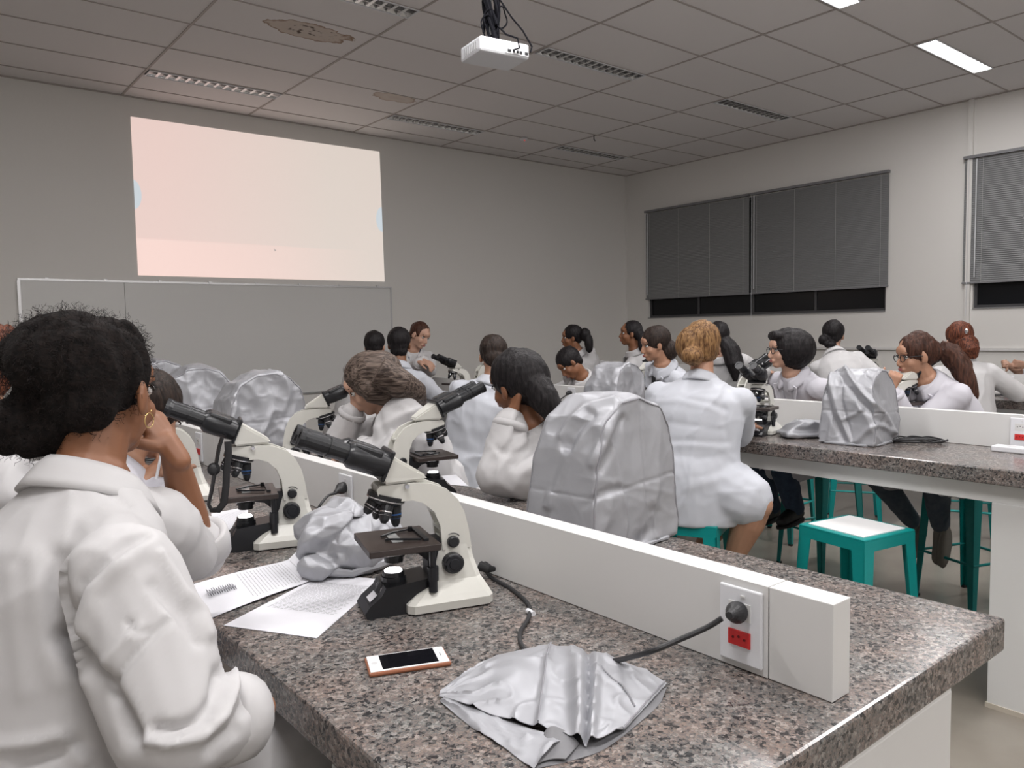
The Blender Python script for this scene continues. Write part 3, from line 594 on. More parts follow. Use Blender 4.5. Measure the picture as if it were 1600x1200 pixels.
    part('scale_mark', MB().sweep([(-.022+.018*math.cos(q), .0315, .143+.018*math.sin(q)) for q in [rad(60+12*k) for k in range(8)]], .0011, n=4), M_BLACK, t)
    bl = part('rear_label', MB().box((-.068, -.015, .085), (-.066, .015, .12)), M_BLACK, t) if False else None
    return t, ib
mic, ib = make_microscope('white and black microscope with glowing lamp behind the phone, nearest of all', True)
F = (V(at(590, 950, 1.64))-V(at(765, 935, 1.68))); MIC1 = onz(672, 946, BZ)
mrz = rad(163)
mic.scale = (1, 1, .955); mic.location = (.905, 1.375, BZ); mic.rotation_euler = (0, 0, mrz)
o_ = put('lettering', text_mesh('OPTON', .013, mat('grey_print', (.5, .5, .5), .6)), ib); o_.matrix_local = frame_mat((.1315, .0, .0525), (0, 1, 0), (.025, 0, .008) and V((.86, 0, .5)))
mic2, ib2 = make_microscope('microscope beside the woman with hoop earring, second on the near side', True)
mic2.location = (.845, 2.06, BZ); mic2.rotation_euler = (0, 0, mrz)
def mcopy(x, y, rz, label): return copy_tree(mic, None, label, (x, y, BZ), rad(rz))
mcopy(.80, 2.85, 165, 'microscope half hidden behind the raised bare forearm on the foreground bench')
m5 = at(700, 706, 2.95); mcopy(1.40, 2.32, -12, 'microscope with hollow white arm between the ponytailed woman and the ash-haired woman')
mcopy(1.33, 3.05, -25, 'microscope the ash-haired woman is bending over')
mcopy(3.68, 2.38, 194, 'microscope facing the blond woman on the near side of the middle bench')
mcopy(4.26, 1.95, -12, 'microscope beside the long-haired woman with glasses, behind the middle divider')
mcopy(4.24, 2.88, 0, 'microscope in front of the short-haired woman with glasses, behind the middle divider')
mcopy(4.24, 3.78, 0, 'microscope near the young woman in a dark shirt, behind the middle divider')
mcopy(3.76, 5.28, 185, 'microscope beside the instructor, on the near side of the middle bench')
mcopy(4.26, 5.70, 0, 'microscope under the instructor hands at the far end of the middle bench')
mcopy(6.72, 3.25, 185, 'microscope right of the woman with low bun on the window-side bench')
mcopy(7.25, 2.0, 0, 'microscope by the clasped hands at the window-side bench')

# ---------------------------------------------------------------- people
def Rot(yaw, pitch=0, roll=0):   # columns: right, forward, up ; yaw = direction of the face in the plan
    return (Matrix.Rotation(rad(yaw-90), 3, 'Z') @ Matrix.Rotation(rad(pitch), 3, 'X') @ Matrix.Rotation(rad(roll), 3, 'Y'))
def hand(mb, wrist, d, n, side, curl=35, k=1.0, spread=5):
    # d: direction of the fingers, n: palm normal (fingers curl towards it), side: +1 thumb towards n x d
    d = V(d).normalized(); n = V(n); n = (n-d*n.dot(d)).normalized(); s = n.cross(d)*side
    wv = V(wrist)
    mb.caps(wv-d*.02, wv+d*.02, .024*k, .027*k, n=8, flat=.8, up=n)
    for q in (-.024, -.008, .008, .024): mb.caps(wv+d*.015*k+s*q*.6*k, wv+d*.075*k+s*q*k, .013*k, .012*k, n=8)
    for q, L, r in ((.028, .070, .0088), (.0095, .080, .009), (-.009, .074, .0087), (-.027, .058, .0078)):
        p = wv+d*.082*k+s*q*k; dd = (d+s*math.sin(rad(spread))*q/.027).normalized(); ang = 0
        for t, c_ in ((.45, curl), (.32, curl*1.1), (.23, curl*.7)):
            ang += rad(c_); v = dd*math.cos(ang)+n*math.sin(ang); e = p+v*L*t*k
            mb.caps(p, e, r*k, r*.9*k, n=8); p = e; r *= .92
    p = wv+d*.02*k+s*.026*k
    for v, L, r in (((d*.75+s*.75+n*.25), .042, .0125), ((d*.95+s*.3+n*.35), .034, .0105), ((d+n*.5), .026, .009)):
        e = p+v.normalized()*L*k; mb.caps(p, e, r*k, r*.9*k, n=8); p = e
def lerp(a, b, t): return V(a)*(1-t)+V(b)*t
PEOPLE = []
def person(label, P, yaw, H, hrot, L, R, skin='brown', hair=None, haircol='black', coat=0, w=1.0, legs=None, legmat=None, shoemat=None, vox=.006, cvox=.011, sr=.058,
           glasses=False, seed=1, group=None, collar=True, rolled=None, hscale=1.0, skirt=True, fold=.012, handk=1.0, hdisp=.004, hvox=None, slouch=.03, syaw=None, lanyard=False, undershirt=None, ear=False, coatlen=None, shr=None, shl=None, srl=None, creases=None, exact=False, lapel=True, coatx=()):
    sr0 = sr
    P = V(P); H = V(H); hz_ = V((P.x-H.x, P.y-H.y, 0))
    if hz_.length > .36 and not exact: P = V((H.x, H.y, P.z))+hz_.normalized()*.36
    PEOPLE.append((P.x, P.y, yaw))
    Rh = Rot(*hrot); sk = SK[skin]
    root = thing('person', label, 'person', (P.x, P.y, 0), 0, group)
    org = root.location.copy()
    def T(me):  # world -> local
        me.transform(Matrix.Translation(-org)); return me
    def hp(x, y, z): return H + Rh @ (V((x, y, z))*hscale)
    Fw = V((math.cos(rad(yaw)), math.sin(rad(yaw)), 0)); Rt = V((Fw.y, -Fw.x, 0))
    sy = yaw if syaw is None else syaw; Fs = V((math.cos(rad(sy)), math.sin(rad(sy)), 0)); Rs = V((Fs.y, -Fs.x, 0))
    neck0 = hp(0, -.025, -.075); NB = neck0 + ((P-H).normalized()*.6 + V((0, 0, -1))*.4 + Rh @ V((0, -.15, 0))).normalized()*.085
    A = (NB-P); TL = A.length; A.normalize()
    Rs = (Rs - A*Rs.dot(A)).normalized(); Fa = A.cross(Rs) ; Fa = Fa if Fa.dot(Fs) > 0 else -Fa
    Rt2 = (Rt - A*Rt.dot(A)).normalized()
    def sp(t): return P + A*TL*t - Fa*slouch*math.sin(PI*min(max(t, 0), 1))
    shR = NB - A*.092 + Rs*.152*w; shL = NB - A*.092 - Rs*.152*w
    if shr: shR = V(shr)
    if shl: shL = V(shl)
    def fit(sh, arm):
        if not arm or exact: return arm
        el, wr = V(arm[0]), V(arm[1])
        if .19 < (el-sh).length < .35 and .17 < (wr-el).length < .32: return arm
        a_, b_ = .285, .255; d = wr-sh; Ln = min(max(d.length, .14), .52); d = d.normalized(); wr = sh+d*Ln
        ca = (a_*a_+Ln*Ln-b_*b_)/(2*a_*Ln); ca = max(-1, min(1, ca)); pole = el-sh; pole = pole-d*pole.dot(d)+V((0, 0, -.02)); pole = (pole-d*pole.dot(d)).normalized()
        el = sh+d*a_*ca+pole*a_*math.sqrt(1-ca*ca); return (el, wr)+tuple(arm[2:])
    L = fit(shL, L); R = fit(shR, R)
    # -- skin: one continuous surface with head, neck, trunk, arms, hands (and legs where bare)
    b = MB()
    b.ell(hp(0, -.008, .033), V((.074, .093, .083))*hscale, Rh, 18, 12); b.ell(hp(0, .022, -.028), V((.060, .064, .082))*hscale, Rh, 18, 12)
    b.ell(hp(0, .052, -.088), V((.028, .028, .024))*hscale, Rh); b.ell(hp(0, .015, -.075), V((.05, .055, .03))*hscale, Rh)
    for s in (-1, 1):
        b.ell(hp(s*.034, .052, -.036), V((.026, .026, .026))*hscale, Rh); b.ell(hp(s*.027, .074, .022), V((.022, .012, .008))*hscale, Rh)
        Re = Rh @ Matrix.Rotation(rad(s*18), 3, 'Z') @ Matrix.Rotation(rad(-8), 3, 'X')
        b.ell(hp(s*.077, -.006, -.012), V((.0075, .018, .031))*hscale, Re); b.ell(hp(s*.073, .002, -.03), V((.007, .010, .012))*hscale, Rh)
        b.ell(hp(s*.009, .096, -.041), V((.008, .010, .007))*hscale, Rh)
    b.caps(hp(0, .080, .012), hp(0, .101, -.032), .008*hscale, .0105*hscale, n=10)
    b.ell(hp(0, .083, -.066), V((.024, .012, .012))*hscale, Rh); b.ell(hp(0, .075, .035), V((.045, .018, .03))*hscale, Rh)
    b.caps(neck0+Rh @ V((0, .01, .02)), NB+A*.01, .052*hscale, .056, n=14); b.caps(NB+A*.0, sp(.75), .07, .10, n=12)
    b.caps(sp(.75), P, .10, .12, n=12)
    for s, sh, arm in ((1, shR, R), (-1, shL, L)):
        b.caps(lerp(NB-A*.05, sh, .55), sh, .045, .042, n=10)
        if not arm: continue
        el, wr = V(arm[0]), V(arm[1])
        b.caps(sh, el, .044, .037, n=12); b.caps(el, lerp(el, wr, .35), .037, .037, n=12); b.caps(lerp(el, wr, .35), wr, .037, .025, n=12)
        if len(arm) > 2: hand(b, wr+(wr-el).normalized()*.01, arm[2], arm[3], s*(arm[5] if len(arm) > 5 else 1), arm[4], handk)
    # legs
    if legs is None: legs = {}
    hips = {1: P+Rt*.085*w-V((0, 0, .0)), -1: P-Rt*.085*w}
    LG = {}
    for s in (1, -1):
        kn = V(legs.get('k%d' % s, P+Fw*.42+Rt*s*.13+V((0, 0, -.06)))); an = V(legs.get('a%d' % s, (kn.x-Fw.x*.14, kn.y-Fw.y*.14, kn.z-.40)))
        fd = V(legs.get('f%d' % s, (Fw.x, Fw.y, -.25))).normalized(); LG[s] = (hips[s], kn, an, fd)
    bare = legs.get('bare')
    if bare:
        for s in (1, -1):
            h, k, a, fd = LG[s]; b.caps(h, k, .078*w, .062*w, n=12); b.caps(k, lerp(k, a, .3), .058*w, .06*w, n=12); b.caps(lerp(k, a, .3), a, .06*w, .038, n=12); b.caps(a, a+fd*.16+V((0, 0, -.03)), .035, .026, n=10)
    bm_ = remesh(b, 'body', sk, vox, 3, .6 if vox < .0055 else .8)
    body = put('body', T(bm_), root)
    # eyes, brows, lips
    for s in (-1, 1):
        e = MB().ell(hp(s*.030, .0695, .0), V((.0135, .011, .0095))*hscale, Rh, 12, 8); eo = put('eye', T(e.mesh('eye', M_EYEW)), root)
        put('iris', T(MB().ell(hp(s*.030, .0765, .0), V((.006, .0048, .006))*hscale, Rh, 10, 6).mesh('iris', M_IRIS)), eo)
        l = MB().sweep([hp(s*(.030+.0155*math.cos(q)), .0745+.004*math.sin(q), .001+.010*math.sin(q)) for q in [PI*k/8 for k in range(9)]], .0022*hscale, n=6); put('eyelid', T(l.mesh('eyelid', M_IRIS)), root)
        put('eyebrow', T(MB().sweep([hp(s*(.012+.036*t), .087-.016*t*t, .022+.007*math.sin(PI*t*.8)) for t in [k/6 for k in range(7)]], [.002, .0033, .0036, .0034, .003, .0024, .0015], n=6).mesh('eyebrow', HM['dark'])), root)
    put('lips', T(MB().ell(hp(0, .0935, -.062), V((.020, .006, .0045))*hscale, Rh, 12, 6).ell(hp(0, .092, -.070), V((.017, .006, .005))*hscale, Rh, 12, 6).mesh('lips', M_SCREENLIP)), root)
    if ear:
        hc = hp(.084, .002, -.050); put('hoop_earring', T(MB().sweep([hc+Rh @ V((0, .0125*math.cos(q), .0125*math.sin(q))) for q in [2*PI*k/24 for k in range(25)]], .0011, n=6).mesh('hoop_earring', M_GOLD)), root)
        put('stud_earring', T(MB().ell(hp(.086, .004, -.034), (.002, .002, .002)).mesh('stud_earring', M_GOLD)), root)
    # -- hair
    if hair:
        hb = MB(); tails = MB()
        for h in hair:
            if h[0] == 'cap': hb.ell(hp(0, -.020, .036), V((.083, .098, .090))*hscale*(h[1] if len(h) > 1 else 1), Rh, 18, 12); hb.ell(hp(0, -.060, -.012), V((.066, .045, .062))*hscale, Rh)
            elif h[0] == 'e': hb.ell(hp(*h[1]), h[2], Rh, 16, 10)
            elif h[0] == 'ew': hb.ell(h[1], h[2], Rot(*h[3]) if len(h) > 3 else Rh, 18, 12)
            elif h[0] == 'tail': tails.sweep(h[1], h[2], n=12, flat=h[3] if len(h) > 3 else 1)
        hb.v += []
        o_ = len(hb.v); hb.v += tails.v; hb.f += [[i+o_ for i in f] for f in tails.f]; hb.m += tails.m; hb.sm += tails.sm
        def hd(p):
            q = p*26+V((seed, 0, 0)); return hdisp*(noise.noise(V((q.x*1.2, q.y*1.2, q.z*.35)))*1.2+.6*noise.noise(V((q.x*3, q.y*3, q.z*.7))))
        hm = remesh(hb, 'hair', HM[haircol], hvox or (.0055 if vox > .0055 else .005), 2, None, hd)
        ho = put('hair', T(hm), root)
    else: ho = None
    if glasses:
        g = MB()
        for s in (-1, 1):
            g.sweep([hp(s*.031+.024*math.cos(q), .094-.004*abs(math.cos(q)), -.003+.019*math.sin(q)) for q in [2*PI*k/20 for k in range(21)]], .0022*hscale, n=6)
            g.sweep([hp(s*.055, .090, .004), hp(s*.071, .07, .004), hp(s*.078, .02, .002), hp(s*.078, -.012, -.004)], .0022, n=6)
        g.sweep([hp(-.008, .096, .002), hp(0, .099, .004), hp(.008, .096, .002)], .0018, n=6)
        put('glasses', T(g.mesh('glasses', M_BLACK)), root)
    # -- coat
    cm = M_COATS[coat]
    c = MB()
    def sec(t, rx, ry, off=0): 
        ax = Rt2.lerp(Rs, min(max(t, 0), 1)).normalized(); fy_ = A.cross(ax); fy_ = fy_ if fy_.dot(Fs+Fw) > 0 else -fy_
        ctr = sp(t)+fy_*off; return [ctr + ax*rx*w*math.cos(q) + fy_*ry*(.5+.5*w)*math.sin(q) for q in [2*PI*k/20 for k in range(20)]]
    c.loft([sec(-.16, .145, .12), sec(-.12, .183, .15), sec(0, .186, .15), sec(.2, .175, .14), sec(.42, .174, .135), sec(.62, .18, .135), sec(.78, .178, .125, -.005), sec(.88, .15, .105), sec(.95, .11, .088), sec(1.02, .074, .072)])
    for s, sh, arm in ((1, shR, R), (-1, shL, L)):
        sr = srl if (srl and s < 0) else sr0
        c.ell(sh, (sr*1.12, sr*1.12, sr*1.08)); c.caps(NB-A*.045, sh, .055, sr*.98, n=12)
        if not arm: c.caps(sh, sh-A*.28+Fs*.05, sr*1.1, sr); continue
        el, wr = V(arm[0]), V(arm[1]); c.caps(sh, lerp(sh, el, .5), sr*1.12, sr*1.14, n=14); c.caps(lerp(sh, el, .5), el, sr*1.15, sr*1.05, n=14)
        rl = rolled.get(s, .88) if rolled else .88
        if rl > 0: c.caps(el, lerp(el, wr, rl), sr*1.05, sr*(.8 if rl > .6 else 1.0), n=14)
    for p_, q_, r_ in coatx: c.caps(p_, q_, r_, r_*.95, n=14)
    if skirt:
        ln = coatlen or .92
        for s in (1, -1):
            h, k, a, fd = LG[s]; kk = lerp(h, k, ln); c.caps(h, kk, .122*w, (.104 if bare else .094)*w, n=14)
        c.caps(lerp(LG[1][0], LG[1][1], ln*.9), lerp(LG[-1][0], LG[-1][1], ln*.9), .07, .07, n=12)
        # hem that hangs behind and beside the seat
        hz = P.z-.075; cc = P-Fw*.02
        c.loft([[V((cc.x, cc.y, z))+Rt*rx*w*math.cos(q)+Fw*ry*math.sin(q) for q in [2*PI*k/20 for k in range(20)]] for z, rx, ry in ((hz-(.10 if legs.get('hem', 1) else .02), .20, .17), (hz, .205, .17), (hz+.12, .20, .16), (hz+.2, .16, .13))])
    ci = remesh(c, 'lab_coat', cm, cvox, 5, None, folds(fold, seed*3.1))
    if creases: creased(ci, creases, V((0, 0, 0)))
    co = put('lab_coat', T(ci), root)
    if collar:
        cl = MB(); ring = []
        for t in range(-13, 14):
            q = rad(t*12.2)-PI/2   # opening at the front
            ax = Rs*math.cos(q)+Fa*math.sin(q); ring.append(ax)
        prof = ((-.012, .060), (.034, .064), (.040, .070), (.028, .082), (.002, .098), (-.012, .106), (-.014, .100))
        vs = []; n_ = len(prof)
        for i, ax in enumerate(ring):
            fr = 1-abs(i-13)/13; dip = .045*(1-fr)**1.5
            for zz, r in prof: vs.append(NB + A*(zz+.004-dip) + ax*(r*(.9+.1*w)) + Fa*(.02*(1-fr)))
        fs = [(i*n_+j, i*n_+(j+1) % n_, (i+1)*n_+(j+1) % n_, (i+1)*n_+j) for i in range(len(ring)-1) for j in range(n_)]
        fs += [tuple(range(n_)), tuple((len(ring)-1)*n_+j for j in range(n_-1, -1, -1))]
        cl.add(vs, fs, 0, True); put('collar', T(cl.mesh('collar', cm)), root)
        # lapels lying on the chest
        for s in ((-1, 1) if lapel else ()):
            lp = MB(); base = [NB+A*(-.02)+Fa*.075+Rs*s*.045, NB+A*(-.03)+Fa*.09+Rs*s*.095, NB+A*(-.13)+Fa*.128+Rs*s*.075, NB+A*(-.24)+Fa*.128+Rs*s*.012]
            lp.add(base+[p+Fa*.008 for p in base], [(0, 1, 2, 3), (7, 6, 5, 4), (0, 4, 5, 1), (1, 5, 6, 2), (2, 6, 7, 3), (3, 7, 4, 0)]); put('lapel', T(lp.mesh('lapel', cm)), root)
    for s, arm in ((1, R), (-1, L)):
        if not arm: continue
        sr = srl if (srl and s < 0) else sr0
        el, wr = V(arm[0]), V(arm[1]); rl = rolled.get(s, .88) if rolled else .88
        e0 = lerp(el, wr, rl); dd = (wr-el).normalized(); r0 = sr*(.8 if rl > .6 else 1.02)
        if rl <= 0: e0 = el+(wr-el).normalized()*.012; r0 = sr*1.06
        wd = .05 if rolled and s in rolled else .022
        cf = MB().steps(e0-dd*wd*.5, dd, [(-.004, r0*.9), (0, r0+.004), (wd*.5, r0+.007), (wd, r0+.004), (wd+.003, r0-.003), (wd-.006, r0-.012), (wd*.2, r0-.016)], n=20)
        me = cf.mesh('cuff', cm)
        for p in me.polygons: p.use_smooth = True
        put('cuff', T(me), root)
    # -- trousers and shoes
    if legmat and not bare:
        j = MB(); jl = legs.get('len', .93)
        for s in (1, -1):
            h, k, a, fd = LG[s]; j.caps(h, k, .105*w, .078, n=14); e = lerp(k, a, jl); j.caps(k, e, .075, legs.get('cuffr', .058), n=14)
        put('jeans', T(remesh(j, 'jeans', legmat, .012, 4, None, folds(.007, seed+5, 7))), root)
    if shoemat:
        for s in (1, -1):
            h, k, a, fd = LG[s]; sh_ = MB(); sd = fd.cross(V((0, 0, 1))).normalized(); fl = V((fd.x, fd.y, fd.z))
            sh_.caps(a+V((0, 0, .03)), a-fl*.01, .043, .042, n=12); sh_.caps(a-V((0, 0, .025))-fl*.03, a-V((0, 0, .035))+fl*.13, .036, .036, n=12); sh_.caps(a+fl*.02-V((0, 0, .0)), a+fl*.14-V((0, 0, .035)), .038, .032, n=12)
            sho = put('shoe', T(remesh(sh_, 'shoe', shoemat, .008, 3)), root)
            u_ = sd.cross(fl).normalized(); u_ = u_ if u_.z > 0 else -u_
            so = MB(); c0 = a-V((0, 0, .035)); so.loft([[c0+fl*(.05+x*.125)+sd*y*.042+u_*z for x, y in [(math.cos(q), math.sin(q)) for q in [2*PI*k/16 for k in range(16)]]] for z in (-.042, -.026)]); put('sole', T(so.mesh('sole', M_PLASTIC if shoemat is M_SHOE and seed % 2 else shoemat)), sho)
            if legs.get('sock'): put('sock', T(MB().caps(lerp(k, a, jl-.05), a, .037, .034, n=12).mesh('sock', mat('sock_brown', (.10, .06, .045), .9))), root)
    if undershirt:
        u_ = MB().loft([[NB+A*z+Rs*rx*math.cos(q)+Fa*(rx*.95*math.sin(q)+o) for q in [2*PI*k/20 for k in range(20)]] for z, rx, o in ((-.16, .09, .045), (-.06, .085, .02), (-.005, .066, .0), (.02, .062, 0))]); put('undershirt', T(u_.mesh('undershirt', undershirt)), root)
    if lanyard:
        ly = MB()
        for s in (-1, 1): ly.sweep([NB+A*.03+Rs*s*.06, NB-A*.02+Fa*.09+Rs*s*.05, NB-A*.12+Fa*.14+Rs*s*.035, NB-A*.28+Fa*.155+Rs*s*.004], .006, n=6)
        put('lanyard', T(ly.mesh('lanyard', mat('lanyard_blue', (.02, .03, .07), .7))), root)
    print('person', label[:30], 'torso', round(TL, 2), 'arms', [tuple(round(x, 2) for x in ((V(a[0])-s_).length, (V(a[1])-V(a[0])).length)) for a, s_ in ((L, shL), (R, shR)) if a])
    return root, ho
UP = V((0, 0, 1)); RV = V((.776, -.631, 0)); AW = V((.631, .776, 0))   # camera-right and away, as plan directions
def DR(right, up, away): return (RV*right+UP*up+AW*away).normalized()

# the woman with the afro bun, nearest
P1C = [(-.012, 9, 0, [(225, 838), (200, 850), (170, 872), (128, 912), (108, 960), (102, 1000)]), (.010, 16, 0, [(235, 852), (185, 885), (145, 925), (125, 985)]),
    (-.022, 15, 0, [(98, 995), (125, 1030), (156, 1065), (190, 1120), (205, 1150)]), (-.012, 18, 0, [(84, 870), (88, 910), (95, 960), (102, 1000)]), (.005, 22, 0, [(55, 880), (58, 940), (70, 1010), (90, 1060)]),
    (.011, 10, 0, [(250, 870), (285, 925), (312, 955), (325, 990)]), (-.009, 12, 0, [(240, 915), (285, 960), (310, 1000)]), (-.008, 6, 0, [(175, 1068), (205, 1030), (232, 1000), (262, 970)]), (.007, 9, 0, [(160, 1040), (190, 1005), (215, 985)]),
    (-.007, 5, 0, [(200, 972), (215, 990), (228, 985)]), (.014, 9, 0, [(364, 1045), (362, 1080), (345, 1120), (310, 1152), (262, 1162), (232, 1155)]), (-.014, 11, 0, [(345, 1050), (338, 1090), (315, 1125), (280, 1140), (245, 1140)]),
    (-.012, 10, 0, [(385, 1060), (388, 1095), (368, 1140), (330, 1172)]), (.009, 12, 0, [(130, 1190), (90, 1150), (60, 1160), (0, 1165)]), (-.010, 14, 0, [(120, 1165), (80, 1180), (30, 1195)]), (.004, 18, 0, [(20, 900), (25, 980), (40, 1080)]), (-.006, 8, 0, [(90, 725), (140, 748), (200, 790)])]
H1 = at(163, 612, 1.36)
p1, hair1 = person('person with black afro hair, low puff and hoop earring, chin on hand, nearest', at(75, 1275, 1.2), 25, H1, (42, -4, 0), creases=P1C, coatx=[((.385, 1.545, 1.235), (.45, 1.595, 1.15), .062), ((.32, 1.52, 1.25), (.40, 1.55, 1.21), .07)], exact=True, lapel=False, srl=.058, legmat=M_DENIM, shr=at(195, 905, 1.13), shl=at(215, 810, 1.52),
    L=(at(308, 858, 1.60), at(272, 712, 1.50), DR(-.5, .65, .1), DR(-.8, .1, .3), 38), R=(at(272, 1135, 1.06), at(388, 1118, 1.19), DR(-.78, -.55, .2), DR(-.3, -.5, .4), 40),
    skin='brown', haircol='afro', coat=0, sr=.074, rolled={-1: -1, 1: .72}, vox=.0042, cvox=.0065, seed=2, ear=True, w=1.06, fold=.007, hdisp=.006, hvox=.006, undershirt=None,
    hair=[('cap', .97), ('ew', at(118, 564, 1.36), (.104, .115, .086)), ('ew', at(178, 545, 1.40), (.050, .06, .055)), ('ew', at(75, 560, 1.38), (.060, .09, .062)), ('ew', at(100, 625, 1.37), (.075, .09, .070)), ('ew', at(140, 640, 1.38), (.055, .06, .052)), ('ew', at(40, 662, 1.33), (.058, .065, .048)), ('ew', at(88, 672, 1.32), (.046, .05, .036)), ('ew', at(12, 655, 1.34), (.038, .05, .040)), ('ew', at(55, 688, 1.31), (.042, .04, .028)), ('ew', at(20, 690, 1.31), (.030, .04, .022))])
# loose frizz: thin curls rooted on the hair surface
cu = MB(); rnd = random.Random(5); me = hair1.data
vts = [v for v in me.vertices]
for k in range(2600):
    v = vts[rnd.randrange(len(vts))]; p = v.co.copy(); n = V(v.normal); u = n.orthogonal().normalized(); q = n.cross(u); a0 = rnd.uniform(0, 6.28); L = rnd.uniform(.006, .019); r = rnd.uniform(.002, .005)
    pts = [p-n*.002]+[p+n*L*t+u*r*math.cos(a0+t*7)-u*r*math.cos(a0)+q*r*math.sin(a0+t*7)-q*r*math.sin(a0) for t in (.25, .5, .75, 1)]
    o = len(cu.v)
    for i, c in enumerate(pts): cu.v += [c-u*.00045, c+u*.00045]
    for i in range(4): cu.f.append([o+2*i, o+2*i+1, o+2*i+3, o+2*i+2]); cu.m.append(0); cu.sm.append(True)
fz = put('frizz', cu.mesh('frizz', HM['afro']), hair1, None, 'stuff')

# left side of the foreground bench, further along
person('person with straight dark hair bent over notes behind the afro-haired woman', (.02, 2.22, .79), 5, at(232, 648, 2.2), (20, -28, 0),
    L=((.50, 2.55, 1.06), (.62, 2.36, 1.04), (.5, -.6, 0), (0, 0, -1), 30), R=((.36, 2.02, 1.07), at(232, 752, 2.12), DR(.2, .3, .6), (0, 0, -1), 40),
    skin='tan', haircol='dark', coat=2, seed=5, hair=[('cap', 1.03), ('e', (0, -.08, -.04), (.06, .05, .08))])
person('person with reddish curly hair and white coat at the left edge of the photo', (-.12, 3.05, .81), 20, at(-14, 562, 2.75), (60, 0, 0),
    L=((.35, 3.4, 1.07), (.6, 3.35, 1.06), (1, 0, 0), (0, 0, -1), 25), R=((.30, 2.85, 1.08), (.56, 3.0, 1.05), (1, .2, 0), (0, 0, -1), 25),
    skin='tan', haircol='red', coat=0, seed=8, hdisp=.012, hair=[('cap', 1.1), ('e', (.06, -.03, .05), (.06, .08, .07)), ('e', (-.05, -.03, .06), (.06, .07, .06)), ('e', (.04, -.07, -.05), (.06, .05, .08))])
# right side of the foreground bench
P3C = [(.012, 6, 0, [(590, 668), (625, 650), (662, 636)]), (-.010, 5, 0, [(580, 690), (606, 672), (640, 662)]), (.010, 6, 0, [(600, 700), (640, 685), (668, 690)]), (-.010, 6, 0, [(590, 645), (600, 680), (585, 700)])]
P5C = [(.014, 7, 0, [(880, 665), (838, 678), (800, 702), (780, 735), (776, 752)]), (-.014, 6, 0, [(812, 652), (806, 690), (790, 705)]), (-.012, 8, 0, [(870, 690), (830, 700), (805, 725)]), (.009, 7, 0, [(850, 720), (815, 740), (800, 765)]), (-.008, 5, 0, [(775, 700), (790, 712), (800, 708)]), (.008, 6, 0, [(830, 655), (815, 680), (806, 694)])]
P6C = [(-0.0032, 5, 0, [(1005, 622), (1060, 619), (1105, 628), (1135, 640)]), (0.0027, 5, 0, [(1005, 628), (1060, 626), (1105, 636), (1130, 648)]), (-0.0027, 5, 0, [(1045, 660), (1090, 666), (1130, 672)]), (-0.0032, 5, 0, [(1020, 690), (1070, 688), (1135, 692)]), (0.0027, 5, 0, [(1030, 697), (1080, 696), (1135, 700)]),
    (-0.0027, 6, 0, [(1050, 750), (1100, 745), (1145, 725)]), (0.0024, 6, 0, [(1070, 765), (1120, 752), (1160, 735)]), (-0.0038, 5, 0, [(1128, 625), (1132, 655), (1138, 690)]), (-0.0016, 4, 0, [(1128, 580), (1131, 605), (1128, 625)]), (0.0022, 6, 0, [(1100, 790), (1140, 770), (1170, 745)]), (-0.0022, 6, 0, [(1080, 720), (1120, 712), (1150, 706)])]
ha = at(590, 592, 3.15)
person('person with long ash-brown hair bent over a microscope, cheek on hand', at(668, 770, 3.35), 150, at(577, 600, 3.15), (145, -32, 0), shl=at(628, 644, 3.06), creases=P3C, exact=True,
    L=(at(600, 722, 2.95), at(565, 702, 3.02), DR(-1, -.2, .3), (0, 0, -1), 35), R=(at(528, 700, 3.2), at(553, 640, 3.16), DR(.5, .8, -.1), DR(.6, 0, .6), 30),
    skin='light', haircol='ash', coat=0, seed=11, sr=.066, fold=.016, hair=[('cap', 1.04), ('ew', at(588, 586, 3.12), (.095, .11, .095)), ('tail', [at(575, 575, 3.12), at(600, 590, 3.1), at(625, 605, 3.13), at(648, 620, 3.2)], [.075, .07, .05, .02]), ('tail', [at(560, 585, 3.10), at(585, 612, 3.06), at(620, 622, 3.08), at(652, 640, 3.16)], [.05, .05, .045, .02]), ('tail', [at(590, 580, 3.0), at(625, 600, 3.02), at(650, 612, 3.1), at(662, 628, 3.2)], [.06, .06, .045, .015])], hdisp=.001)
person('person with black ponytail leaning on her elbow, hand at the neck', at(868, 800, 2.95), 135, at(806, 600, 2.78), (100, -8, -10),
    L=(at(778, 742, 2.66), at(800, 655, 2.70), DR(.2, 1, .1), DR(.75, .1, .3), 30), R=((2.08, 2.42, .98), (1.90, 2.40, .90), (-1, -.3, 0), (0, 0, -1), 25),
    skin='brown', haircol='black', coat=0, creases=P5C, exact=True, seed=14, sr=.072, w=1.05, fold=.016, vox=.0055, hair=[('cap', 1.05), ('ew', at(822, 590, 2.74), (.088, .088, .10)), ('ew', at(838, 615, 2.72), (.055, .06, .05)), ('tail', [at(832, 600, 2.7), at(852, 625, 2.68), at(866, 645, 2.68), at(879, 662, 2.7)], [.055, .052, .042, .012]), ('tail', [at(845, 600, 2.7), at(862, 628, 2.68), at(876, 650, 2.68), at(889, 668, 2.7)], [.04, .035, .025, .006])])
